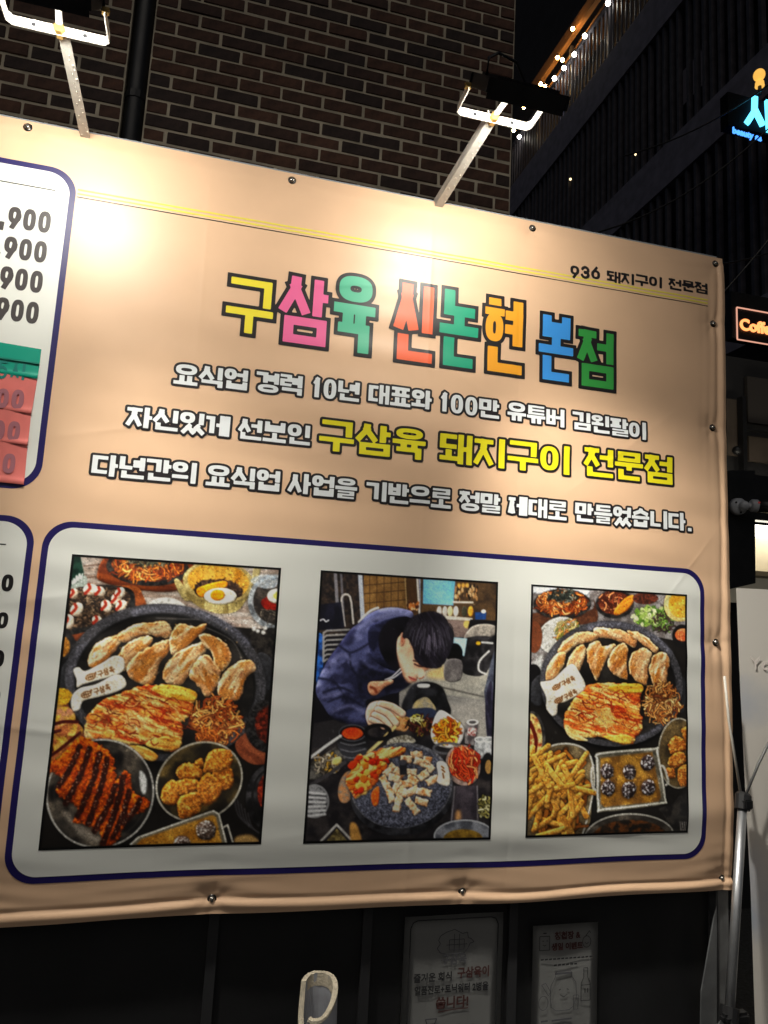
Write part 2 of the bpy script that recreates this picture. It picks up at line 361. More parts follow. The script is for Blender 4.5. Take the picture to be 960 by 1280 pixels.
    meat(c, [(334, 480), (362, 432), (430, 392), (500, 364), (508, 410), (470, 460), (440, 545), (400, 552), (346, 520)], -.8, .8)
    meat(c, [(504, 360), (530, 308), (566, 298), (600, 312), (652, 300), (640, 330), (604, 370), (560, 410), (516, 430)], -.6, .9)
    meat(c, [(478, 500), (520, 430), (580, 396), (640, 376), (654, 404), (610, 470), (560, 546), (500, 545)], -.9, .35)
    meat(c, [(624, 348), (660, 342), (712, 366), (748, 410), (752, 460), (720, 494), (690, 474), (676, 420), (640, 384)], 1.0, .75)
    meat(c, [(586, 510), (622, 440), (660, 430), (690, 466), (714, 502), (690, 570), (654, 600), (626, 560)], .8, .55)
    meat(c, [(700, 560), (724, 510), (770, 466), (830, 446), (858, 490), (820, 520), (790, 610), (716, 604)], -1.0, .5)
    # kimchi, sprouts
    kimchi(c, [(170, 720), (190, 660), (240, 610), (320, 580), (420, 552), (520, 556), (612, 580), (610, 620), (600, 668), (560, 700), (566, 740), (548, 812), (480, 820), (420, 796), (330, 800), (240, 800), (185, 770)], .35)
    c.poly([(330, 800), (400, 800), (464, 838), (440, 862), (370, 836), (316, 816)], (226, 178, 96), (206, 130, 52), ns=8, st=(.4, 6), bev=8, shadow=6)
    c.poly([(170, 720), (200, 760), (250, 800), (210, 800), (172, 764)], (230, 206, 156), (214, 166, 100), ns=8, st=(.7, 6))
    c.poly([(440, 560), (520, 552), (612, 580), (606, 618), (540, 612), (470, 590)], (228, 190, 86), (200, 130, 40), ns=9, st=(.3, 6), bev=8)
    c.poly([(430, 780), (500, 760), (552, 770), (548, 812), (480, 816), (420, 800)], (224, 178, 90), (190, 110, 40), ns=8, st=(.1, 6), bev=7)
    c.poly([(330, 690), (350, 650), (420, 700), (400, 740), (360, 750)], (226, 190, 130), (206, 140, 80), ns=6, st=(.9, 7), alpha=.8, soft=8)
    c.poly([(230, 690), (256, 668), (280, 690), (262, 716)], (96, 36, 22), ns=8, alpha=.7, soft=9)
    c.strands(380, 690, 190, 100, 60, 60, 2.4, [(140, 40, 20), (224, 130, 60), (176, 66, 30), (236, 190, 120)], rot=20)
    c.strands(700, 700, 98, 90, 190, 52, 4, [(212, 118, 52), (224, 146, 80), (176, 88, 36), (232, 176, 104), (130, 60, 30)])
    c.strands(660, 770, 40, 40, 26, 40, 4, [(212, 118, 52), (176, 88, 36)])
    # wooden tags
    tag_wood(c, [(118, 490), (140, 478), (166, 494), (230, 462), (280, 432), (316, 440), (324, 476), (300, 508), (220, 530), (160, 548), (134, 560), (132, 528)], pigmark(168, 524, 1.02, -.33), 2.1)
    tag_wood(c, [(118, 590), (150, 562), (210, 548), (280, 512), (316, 514), (332, 552), (290, 580), (220, 600), (160, 616), (146, 650), (122, 656), (112, 630)], pigmark(152, 596, 1.04, -.33), 2.1)
    # stew on tray at the right edge
    c.poly([(780, 780), (870, 720), (930, 760), (920, 860), (850, 876), (790, 836)], (140, 80, 54), (110, 60, 40), ns=18, st=(.6, 4), shadow=8)
    c.ell(910, 720, 96, 108, (22, 21, 21), (56, 54, 54), ns=8, shadow=8); c.ell(926, 716, 70, 84, (92, 34, 22), [(140, 60, 36), (50, 20, 14)], ns=11, wob=8)
    c.ell(930, 1010, 110, 140, (24, 23, 24), (66, 64, 66), ns=40, shadow=14); c.ell(930, 1005, 84, 112, (30, 29, 29), ring=4)
    c.ell(940, 990, 74, 92, (110, 36, 24), [(170, 70, 40), (70, 24, 16)], ns=12)
    for k in range(5): c.line([(772+k*14, 1000+k*18), (790+k*14, 1080+k*12), (840+k*12, 1130+k*8)], 3, (62, 60, 62))
    # left dessert
    c.poly([(0, 780), (60, 690), (130, 700), (160, 750), (60, 860), (0, 870)], (196, 150, 56), [(214, 176, 88), (160, 92, 56)], ns=16, bev=10, shadow=8)
    c.poly([(20, 660), (100, 640), (130, 690), (60, 720), (20, 720)], (190, 126, 98), (206, 160, 60), ns=20)
    for q in ([(20, 720), (80, 700), (140, 700)], [(10, 850), (60, 820), (150, 745)], [(30, 745), (70, 735)], [(5, 800), (30, 795), (40, 815)]): c.line(q, 7, (70, 22, 18), grain=.3)
    c.ell(70, 596, 44, 34, (206, 160, 50), (176, 120, 30), ns=9, wob=6)
    # cutlet on steel plate
    c.ell(236, 990, 216, 222, (48, 45, 42), [(98, 90, 80), (26, 24, 24)], ns=70, rot=20, shadow=20, grain=.1)
    c.ell(236, 990, 212, 218, (168, 166, 160), rot=20, ring=3.5, soft=2.5); c.ell(240, 990, 186, 192, (70, 66, 60), rot=20, ring=3, soft=5, alpha=.6)
    c.poly([(392, 900), (420, 930), (418, 990), (400, 980)], (176, 178, 176), soft=6); c.poly([(90, 1060), (180, 1130), (260, 1190), (160, 1160)], (150, 140, 128), soft=14, alpha=.7)
    cut = [(0, 880), (60, 850), (130, 780), (170, 764), (240, 800), (286, 850), (300, 940), (330, 900), (356, 920), (372, 990), (432, 1020), (420, 1060), (370, 1080), (330, 1140), (290, 1200), (246, 1205), (240, 1150), (190, 1120), (130, 1100), (150, 1050), (60, 990), (80, 930)]
    c.poly(cut, (176, 76, 18), [(206, 104, 30), (128, 48, 12)], ns=9, wob=9, wobs=12, bev=22, bs=.5, shadow=14, grain=.5)
    for k, (x0, y0, x1, y1) in enumerate(((150, 800, 70, 960), (190, 810, 100, 1030), (232, 830, 150, 1080), (262, 850, 190, 1110), (296, 960, 216, 1140), (330, 925, 250, 1190), (352, 985, 290, 1170), (395, 1020, 330, 1110))):
        c.line([(x0, y0), ((x0+x1)/2+9, (y0+y1)/2), (x1, y1)], 12, (44, 20, 14), (84, 40, 26), wob=6, wobs=12, ns=5, thr=(.5, .8), soft=4, grain=.6)
        for j in range(16):
            t = c.rng.random(); c.ell(x0+(x1-x0)*t+c.rng.uniform(-7, 9), y0+(y1-y0)*t, 2.4, 2.4, (206, 180, 160), alpha=.7)
    # nuggets
    c.ell(632, 944, 180, 156, (66, 58, 40), [(110, 92, 56), (34, 30, 26)], ns=60, rot=-30, shadow=16, grain=.1)
    c.ell(632, 944, 177, 153, (172, 168, 156), rot=-30, ring=3.5, soft=2.5)
    for p in ([(480, 990), (500, 950), (535, 940), (556, 990), (540, 1036), (492, 1030)], [(610, 870), (640, 850), (650, 880), (630, 890)], [(690, 905), (752, 880), (770, 950), (730, 980), (690, 950)],
              [(540, 900), (580, 868), (636, 890), (640, 930), (560, 938)], [(650, 880), (680, 820), (750, 816), (764, 868), (730, 900), (656, 908)], [(526, 960), (560, 936), (626, 940), (620, 980), (560, 1000)],
              [(624, 960), (660, 912), (700, 930), (728, 970), (690, 1030), (650, 1040), (630, 1000)], [(550, 1010), (630, 990), (640, 1060), (600, 1085), (556, 1090)]):
        c.poly(p, (202, 124, 50), [(222, 152, 76), (160, 88, 30)], ns=9, wob=5, wobs=10, bev=20, bs=.65, shadow=12, grain=.45)
    # square tin
    c.poly([(356, 1200), (390, 1168), (690, 1062), (712, 1072), (750, 1215), (356, 1240)], (104, 98, 84), sm=False, shadow=12)
    c.poly([(380, 1205), (404, 1176), (684, 1080), (700, 1086), (730, 1215), (380, 1240)], (140, 92, 30), (176, 126, 54), sm=False, ns=40, soft=5)
    c.line([(360, 1198), (392, 1168), (690, 1062), (712, 1076), (748, 1210)], 3.4, (204, 200, 186), sm=False); c.line([(730, 1130), (748, 1120), (774, 1205)], 3.4, (190, 186, 174), sm=False)
    for x, y, r in ((662, 1142, 40), (566, 1196, 34)): c.ell(x, y, r, r, (92, 70, 58), [(214, 210, 206), (60, 44, 36)], ns=6, bev=26, bs=.7, shadow=10, wob=4)
    c.poly([(780, 1170), (840, 1160), (880, 1200), (790, 1206)], (150, 120, 76), soft=8)
    return c
def picture_diner():
    c = Canvas([(138, 45), (890, 97), (863, 1190), (62, 1203)], bg=(24, 23, 28))
    # room: brick, tiles, bar, blue screen
    c.poly([(100, 40), (340, 40), (330, 320), (90, 330)], (30, 27, 28), (58, 48, 42), sm=False, ns=12)
    c.poly([(320, 40), (560, 60), (556, 300), (320, 300)], (120, 92, 56), (96, 72, 42), sm=False, ns=50)
    for y in (105, 140, 180): c.line([(320, y+6), (560, y-14)], 1.6, (56, 40, 26), sm=False)
    for x in (345, 375, 405, 435, 465): c.line([(x, 50), (x, 260)], 1.4, (64, 46, 30), sm=False)
    c.poly([(500, 60), (560, 62), (556, 230), (500, 230)], (70, 52, 34), sm=False)
    for x, wd, cl in ((208, 7, (106, 104, 108)), (232, 5, (84, 82, 86)), (312, 9, (150, 156, 170)), (552, 4, (190, 186, 180)), (562, 5, (120, 124, 140)), (500, 2, (150, 130, 96))): c.line([(x-8, 50), (x+4, 250)], wd, cl, sm=False)
    c.line([(240, 280), (226, 165), (262, 158), (276, 270)], 4, (170, 166, 160))
    c.poly([(560, 60), (900, 80), (890, 300), (560, 260)], (58, 46, 36), (84, 66, 46), sm=False, ns=40)
    c.poly([(572, 86), (706, 92), (698, 196), (570, 188)], (92, 158, 226), (116, 174, 232), sm=False, ns=80)
    for i in range(60): c.ell(c.rng.uniform(705, 800), c.rng.uniform(112, 172), 4, 9, c.rng.choice([(36, 28, 24), (150, 110, 70), (180, 150, 110), (60, 46, 36)]))
    for x in (722, 740, 756): c.ell(x, 112, 7, 9, (214, 150, 70), soft=4)
    c.line([(700, 182), (780, 184)], 4, (190, 180, 166), sm=False)
    for i in range(26): c.ell(c.rng.uniform(505, 550), c.rng.uniform(180, 215), 5, 8, c.rng.choice([(170, 100, 50), (70, 40, 26), (200, 160, 120)]))
    for x, cl in ((640, (190, 180, 170)), (664, (170, 160, 150)), (686, (226, 190, 130)), (710, (220, 206, 190)), (745, (60, 60, 50)), (772, (216, 140, 50))): c.ell(x, 222, 11, 22, cl, bev=8)
    c.poly([(640, 236), (780, 250), (780, 262), (640, 254)], (176, 168, 156), sm=False)
    c.poly([(660, 256), (774, 264), (750, 330), (670, 330)], (120, 104, 98), (96, 82, 78), sm=False, ns=30); c.ell(756, 276, 14, 16, (206, 164, 90), soft=4)
    c.poly([(790, 225), (838, 225), (836, 256), (790, 256)], (38, 66, 112), sm=False); c.ell(826, 222, 10, 8, (230, 220, 210))
    c.poly([(770, 256), (890, 262), (885, 310), (760, 290)], (26, 24, 26), sm=False)
    # floor
    c.poly([(560, 420), (880, 360), (865, 760), (480, 700), (470, 500)], (124, 122, 116), (150, 146, 136), sm=False, ns=50)
    c.poly([(600, 470), (700, 440), (760, 430), (700, 500), (600, 500)], (196, 166, 112), soft=14)
    c.line([(560, 520), (860, 590)], 4, (90, 88, 84), sm=False); c.poly([(560, 560), (860, 600), (860, 800), (470, 720), (470, 560)], (110, 108, 106), (136, 132, 126), sm=False, ns=60, st=(.2, 6))
    c.poly([(745, 330), (780, 285), (840, 275), (885, 290), (880, 320), (800, 345), (760, 350)], (112, 106, 100), (150, 142, 132), ns=12, bev=10)
    c.poly([(740, 340), (880, 340), (840, 480), (760, 490), (730, 450)], (26, 25, 27), (54, 52, 54), ns=30)
    c.poly([(695, 330), (758, 336), (746, 410), (700, 400)], (168, 206, 226), sm=False); c.ell(805, 356, 10, 8, (206, 150, 40)); c.line([(820, 352), (865, 356)], 4, (170, 170, 168), sm=False)
    c.line([(850, 390), (812, 430), (808, 470), (838, 486)], 4, (190, 188, 184))
    c.ell(705, 400, 34, 44, (14, 13, 14), shadow=5); c.poly([(668, 430), (735, 430), (730, 510), (664, 510)], (86, 82, 82), (110, 106, 104), ns=20, bev=8)
    c.poly([(890, 330), (860, 430), (830, 560), (850, 760), (870, 760)], (84, 88, 100), (60, 62, 74), sm=False, ns=24)
    c.poly([(862, 520), (836, 600), (846, 760), (880, 760)], (62, 58, 76), (36, 34, 46), ns=14, st=(1.4, 4))
    # left: crate, grille chair, blue
    c.poly([(132, 190), (225, 180), (240, 290), (120, 300)], (32, 32, 44), (22, 22, 30), sm=False); c.line([(135, 258), (150, 252), (160, 262), (172, 256)], 2.5, (200, 200, 206))
    c.poly([(110, 330), (150, 330), (140, 500), (90, 500)], (46, 90, 160), (24, 40, 70), ns=20)
    for k in range(7): c.line([(150, 400), (150, 310+k*20), (164, 300+k*20), (260, 296+k*20)], 4, (126, 124, 122), sm=False)
    c.line([(300, 265), (345, 220), (380, 205)], 5, (190, 190, 190))
    # chair behind the grill
    c.poly([(494, 640), (500, 570), (536, 524), (600, 518), (650, 540), (672, 590), (678, 660)], (20, 20, 22), (44, 44, 48), ns=40, bev=12, bs=.5, shadow=6)
    c.poly([(530, 640), (540, 600), (580, 582), (606, 600), (622, 640)], (164, 146, 104), (130, 124, 112), ns=20); c.poly([(550, 528), (596, 528), (594, 542), (552, 542)], (206, 206, 202), bev=4)
    c.poly([(500, 640), (560, 628), (620, 636), (640, 700), (500, 700)], (44, 50, 68), ns=20)
    # table
    c.poly([(60, 760), (330, 690), (700, 700), (880, 830), (880, 1220), (50, 1220)], (32, 30, 33), (54, 50, 50), sm=False, ns=50)
    c.poly([(110, 690), (330, 650), (330, 720), (100, 800)], (44, 42, 44), sm=False)
    # hoodie
    hood = [(118, 560), (130, 500), (170, 420), (215, 360), (260, 300), (300, 268), (350, 225), (420, 204), (490, 210), (530, 232), (520, 300), (480, 420), (490, 500), (520, 520), (470, 560), (430, 570), (370, 590), (330, 600), (338, 694), (280, 700), (190, 670), (150, 620)]
    c.poly(hood, (70, 73, 104), [(96, 99, 134), (40, 41, 62)], ns=42, st=(-.5, 1.6), thr=(.4, .7), bev=34, bs=.75, shadow=8, grain=.06)
    c.poly([(340, 290), (400, 260), (500, 240), (520, 300), (470, 380), (480, 470), (400, 452), (350, 400)], (52, 54, 80), (30, 31, 48), ns=40, bev=20, bs=.6)
    c.poly([(392, 300), (440, 252), (520, 250), (530, 330), (480, 420), (470, 470), (420, 440), (385, 370)], (15, 14, 18), (26, 24, 30), ns=40, soft=4)
    c.poly([(300, 430), (350, 460), (440, 480), (520, 500), (500, 540), (420, 560), (330, 580), (300, 560)], (24, 24, 36), (40, 41, 62), ns=30, soft=12)
    for q in ([(215, 362), (260, 392), (300, 380), (350, 350)], [(150, 560), (220, 540), (270, 560)], [(130, 500), (200, 520), (250, 600)], [(260, 400), (270, 460), (320, 520)], [(170, 600), (240, 580), (320, 620)]): c.line(q, 4.5, (28, 29, 44), soft=6, alpha=.85)
    for q in ([(180, 440), (230, 400), (260, 420)], [(290, 290), (340, 262), (420, 230)], [(150, 580), (230, 560)], [(190, 640), (260, 616), (310, 640)], [(380, 250), (460, 222)]): c.line(q, 7, (104, 106, 140), soft=9, alpha=.6)
    # face
    skin = (236, 186, 152)
    c.poly([(466, 330), (505, 322), (545, 380), (600, 430), (596, 462), (578, 476), (574, 496), (556, 506), (548, 502), (540, 516), (514, 522), (492, 500), (474, 452), (460, 392)], skin, [(234, 192, 162), (204, 148, 116)], ns=60, bev=26, bs=.5, grain=.02, soft=2.5)
    c.poly([(462, 400), (480, 450), (500, 500), (516, 522), (498, 512), (474, 462)], (150, 98, 76), soft=9, alpha=.7, grain=0)
    c.poly([(474, 400), (500, 440), (520, 470), (506, 480), (480, 440)], (240, 200, 172), soft=16, alpha=.6, grain=0)
    c.ell(483, 338, 13, 30, (224, 166, 136), (190, 120, 96), ns=12, rot=8, bev=8); c.ell(485, 336, 6, 16, (168, 100, 78), rot=8, soft=4)
    c.poly([(536, 440), (580, 448), (612, 452), (590, 466), (556, 462)], (166, 110, 84), soft=8, alpha=.75, grain=0)
    c.line([(534, 442), (556, 452), (580, 452)], 3.2, (58, 38, 34), soft=2.5, grain=0); c.line([(530, 428), (556, 436)], 3, (54, 38, 36), soft=3, grain=0)
    c.poly([(560, 462), (578, 476), (576, 494), (560, 502), (548, 492)], (236, 190, 160), soft=5, grain=0); c.line([(556, 504), (566, 502), (574, 496)], 2.4, (138, 84, 64), soft=2.5, grain=0)
    c.poly([(508, 494), (530, 500), (544, 508), (532, 514), (516, 508)], (184, 98, 88), soft=3, grain=0); c.line([(510, 496), (528, 505), (542, 509)], 1.8, (110, 52, 46), soft=2, grain=0)
    # hair
    hairp = [(486, 330), (492, 290), (520, 248), (570, 224), (620, 222), (662, 246), (692, 300), (700, 350), (682, 400), (660, 440), (630, 462), (570, 452), (536, 420), (528, 380), (510, 340)]
    c.poly(hairp, (26, 23, 29), (44, 40, 50), ns=6, st=(.95, 8), wob=4, shadow=6, grain=.1)
    fr = catmull([(492, 340), (512, 352), (530, 400), (545, 432), (585, 452), (630, 460), (662, 436), (684, 392), (698, 340)], 6, False)
    for i in range(170):
        a = c.rng.random(); e = fr[int(a*(len(fr)-1))]
        p0 = (545+100*a+c.rng.gauss(0, 8), 240+c.rng.gauss(0, 6)); t = c.rng.uniform(.1, .6); t2 = t+c.rng.uniform(.2, .4)
        P = lambda t: (p0[0]+(e[0]-p0[0])*t + math.sin(t*3.1)*(a-.5)*50, p0[1]+(e[1]-p0[1])*t)
        tm = (t+t2)/2; hl = math.exp(-((tm-.5)/.16)**2)*math.exp(-((a-.5)/.35)**2); v = c.rng.uniform(26, 44)+120*hl*c.rng.random()
        c.line([P(t), P(tm), P(t2)], c.rng.uniform(1.4, 2.6), (v, v*.95, v*1.08), grain=0, alpha=.7)
    # cord, far hand, near hand
    for q in ([(410, 508), (440, 495), (475, 462)], [(420, 512), (452, 496), (480, 474)]): c.line(q, 2.6, (206, 206, 210))
    c.poly([(338, 532), (352, 516), (400, 514), (440, 508), (444, 522), (410, 540), (378, 570), (356, 574), (340, 556)], (216, 160, 128), (186, 122, 92), ns=14, bev=12, shadow=8)
    c.line([(348, 538), (366, 546), (374, 560)], 5, (110, 50, 30), soft=5)
    c.poly([(330, 640), (350, 606), (400, 596), (450, 614), (486, 640), (494, 668), (470, 700), (440, 712), (400, 700), (350, 706), (332, 680)], (228, 182, 152), [(240, 204, 180), (204, 148, 118)], ns=26, bev=22, bs=.6, shadow=8, grain=.03)
    c.poly([(424, 640), (448, 660), (510, 668), (516, 696), (492, 724), (440, 716), (420, 690)], (196, 140, 92), (160, 104, 62), ns=8, st=(.4, 4), bev=14, bs=.5, shadow=5); c.ell(494, 696, 18, 28, (176, 128, 86), ring=4, rot=20)
    for q, wd in (([(392, 612), (440, 622), (484, 652)], 15), ([(380, 634), (424, 654), (456, 692)], 14), ([(366, 656), (404, 676), (430, 706)], 13), ([(352, 676), (384, 692), (404, 708)], 11)): c.line(q, wd, (230, 184, 154), (214, 162, 132), ns=20, bev=12, bs=.6, shadow=7, sh=.45, grain=.03)
    c.line([(452, 708), (390, 770), (332, 822)], 7, (198, 170, 112), shadow=5, sm=False)
    # side dishes
    c.strands(560, 700, 56, 34, 80, 34, 4, [(70, 34, 34), (108, 56, 48), (40, 26, 26), (150, 130, 60)]); c.strands(545, 676, 26, 10, 14, 26, 3, [(206, 196, 90), (220, 214, 150)])
    c.poly([(430, 760), (500, 742), (540, 770), (470, 790), (420, 790)], (176, 172, 160), (96, 90, 76), ns=7, shadow=4)
    c.poly([(606, 720), (640, 640), (700, 670), (746, 720), (730, 780), (690, 800), (620, 780)], (206, 200, 196), (180, 172, 168), ns=20, bev=10, shadow=10)
    c.ell(672, 728, 52, 52, (206, 112, 32), (160, 70, 18), ns=9); c.strands(672, 728, 48, 46, 70, 40, 5.5, [(232, 150, 44), (216, 112, 30), (240, 176, 70), (170, 76, 22)])
    c.ell(676, 800, 60, 22, (80, 80, 84), ring=5)
    c.poly([(748, 740), (756, 690), (780, 678), (808, 690), (802, 740), (790, 790), (750, 780)], (110, 106, 106), (66, 60, 62), sm=False, ns=14, shadow=8); c.ell(782, 690, 26, 13, (196, 194, 190)); c.ell(782, 690, 16, 7, (70, 68, 68)); c.poly([(764, 712), (800, 716), (794, 750), (758, 744)], (206, 202, 198), (120, 60, 56), sm=False, ns=8)
    for x in (815, 850): c.ell(x, 800, 26, 46, (126, 128, 130), (180, 182, 184), ns=14, shadow=6); c.ell(x, 764, 22, 10, (206, 208, 208), ring=3)
    c.ell(742, 872, 74, 88, (150, 128, 120), (110, 96, 90), rot=-15, ns=30, shadow=12); c.ell(742, 866, 60, 74, (190, 64, 34), [(222, 110, 60), (140, 36, 20)], rot=-15, ns=8, st=(1, 5)); c.strands(744, 868, 50, 62, 60, 60, 4.5, [(206, 76, 40), (232, 140, 90), (166, 40, 24)], rot=70, curl=.6)
    c.ell(846, 880, 26, 60, (28, 28, 30), shadow=8); c.ell(850, 880, 14, 30, (150, 116, 70), ns=8)
    c.poly([(700, 960), (800, 960), (800, 1110), (686, 1110)], (72, 66, 72), (50, 46, 52), sm=False, ns=40); c.line([(706, 962), (694, 1108)], 3, (120, 116, 120), sm=False); c.line([(802, 962), (806, 1108)], 3, (100, 96, 100), sm=False)
    c.ell(722, 1090, 12, 26, (220, 160, 100), soft=12, alpha=.8)
    c.strands(836, 1050, 26, 46, 36, 22, 5, [(176, 166, 100), (206, 200, 150), (110, 104, 60)])
    # stone pot with red paste
    c.poly([(216, 740), (330, 740), (336, 800), (310, 846), (240, 848), (214, 800)], (26, 26, 28), (52, 52, 56), ns=30, st=(0, 6), shadow=10)
    for y in (772, 800, 826): c.line([(222, y), (270, y+12), (326, y)], 3, (104, 104, 108), alpha=.8)
    c.ell(272, 734, 60, 38, (18, 18, 20)); c.ell(272, 732, 56, 34, (74, 74, 78), ring=3); c.ell(272, 734, 44, 25, (206, 82, 34), (170, 50, 20), ns=8, wob=3)
    c.ell(380, 730, 52, 30, (22, 22, 24), ring=8)
    # tray left
    c.line([(96, 834), (160, 786), (222, 744)], 6, (176, 176, 174), sm=False)
    c.poly([(96, 860), (200, 790), (244, 840), (120, 930), (90, 930)], (54, 52, 50), (90, 88, 84), sm=False, ns=20, bev=8)
    c.strands(160, 860, 60, 40, 60, 26, 5, [(120, 110, 100), (170, 160, 140), (80, 74, 66), (176, 134, 50)]); c.ell(206, 850, 22, 16, (214, 180, 100), rot=-30, bev=8)
    c.line([(100, 950), (180, 900), (240, 856)], 8, (60, 58, 60), sm=False)
    c.ell(112, 1020, 58, 68, (60, 60, 62), (120, 120, 122), ns=20, shadow=10); c.ell(112, 1020, 58, 68, (116, 116, 118), ring=4)
    for k in range(6): c.line([(86, 982+k*20), (156, 990+k*17)], 5, (176, 176, 178), sm=False, soft=3)
    c.line([(140, 1190), (206, 1120), (270, 1188)], 5, (156, 154, 150), sm=False); c.poly([(160, 1196), (206, 1136), (256, 1196)], (70, 62, 44), (120, 108, 70), sm=False, ns=9)
    c.poly([(262, 1120), (290, 1120), (312, 1196), (270, 1196)], (166, 120, 66), soft=6)
    # grill stone
    c.ell(250, 960, 36, 70, (120, 112, 104), (176, 120, 80), rot=15, ns=14)
    c.ell(482, 985, 220, 186, (22, 22, 25), (54, 54, 58), ns=50, rot=-6, shadow=20)
    c.ell(480, 956, 216, 182, (104, 104, 108), (74, 74, 80), ns=7, rot=-6, grain=.4)
    c.ell(480, 962, 208, 174, (56, 57, 66), (88, 90, 102), ns=5, rot=-6, grain=.6, soft=4)
    kimchi(c, [(244, 930), (290, 860), (360, 810), (440, 790), (496, 800), (480, 830), (420, 840), (400, 880), (380, 940), (340, 980), (290, 1010), (262, 980)], -.6)
    c.blobs(350, 880, 80, 60, 46, 18, [(226, 150, 70), (206, 90, 30), (236, 186, 110), (176, 50, 20), (150, 34, 16)], bev=8, wob=4, shadow=4)
    c.blobs(300, 950, 40, 40, 20, 18, [(226, 150, 70), (206, 90, 30), (170, 44, 20)], bev=8, wob=4, shadow=4)
    c.poly([(352, 990), (384, 960), (382, 1030), (360, 1040)], (206, 106, 44), (176, 70, 26), ns=8, bev=6, shadow=5)
    for x, y, a, l in ((545, 826, -8, 26), (500, 846, 4, 26), (560, 860, 20, 30), (600, 880, 40, 24), (430, 890, -50, 30), (412, 945, 60, 34), (520, 900, 5, 26), (470, 905, 40, 26), (500, 950, -10, 30), (530, 935, 30, 26), (575, 915, -40, 26), (612, 935, -30, 30), (460, 960, -70, 34), (435, 1000, 70, 30), (525, 980, -30, 30), (575, 985, 10, 34), (465, 1030, -80, 40), (525, 1045, 50, 40), (565, 1025, 15, 30), (490, 985, 30, 24), (590, 850, 10, 20), (450, 925, 10, 26)):
        ca, sa = math.cos(math.radians(a)), math.sin(math.radians(a)); w2 = 17
        c.poly([(x+px*ca-py*sa, y+px*sa+py*ca) for px, py in ((-l, -w2), (l, -w2+3), (l-3, w2), (-l+2, w2-3))], (206, 164, 124), [(170, 104, 60), (224, 192, 158)], sm=False, ns=12, wob=5, bev=9, bs=.6, shadow=8, grain=.25)
    c.poly([(470, 850), (502, 850), (504, 910), (474, 912)], (40, 40, 44), sm=False, shadow=6); c.ell(486, 858, 17, 12, (72, 72, 78))
    tag_wood(c, [(630, 862), (656, 856), (680, 884), (684, 956), (634, 946), (636, 910)], [[(650, 876), (660, 884)], [(652, 890), (664, 900)], [(656, 906), (660, 926)]], 3.2)
    c.ell(748, 1176, 130, 72, (70, 72, 78), (110, 112, 118), ns=40, shadow=12); c.ell(748, 1172, 126, 66, (150, 152, 156), ring=3); c.ell(744, 1186, 84, 42, (120, 96, 40), (90, 70, 30), ns=14)
    return c
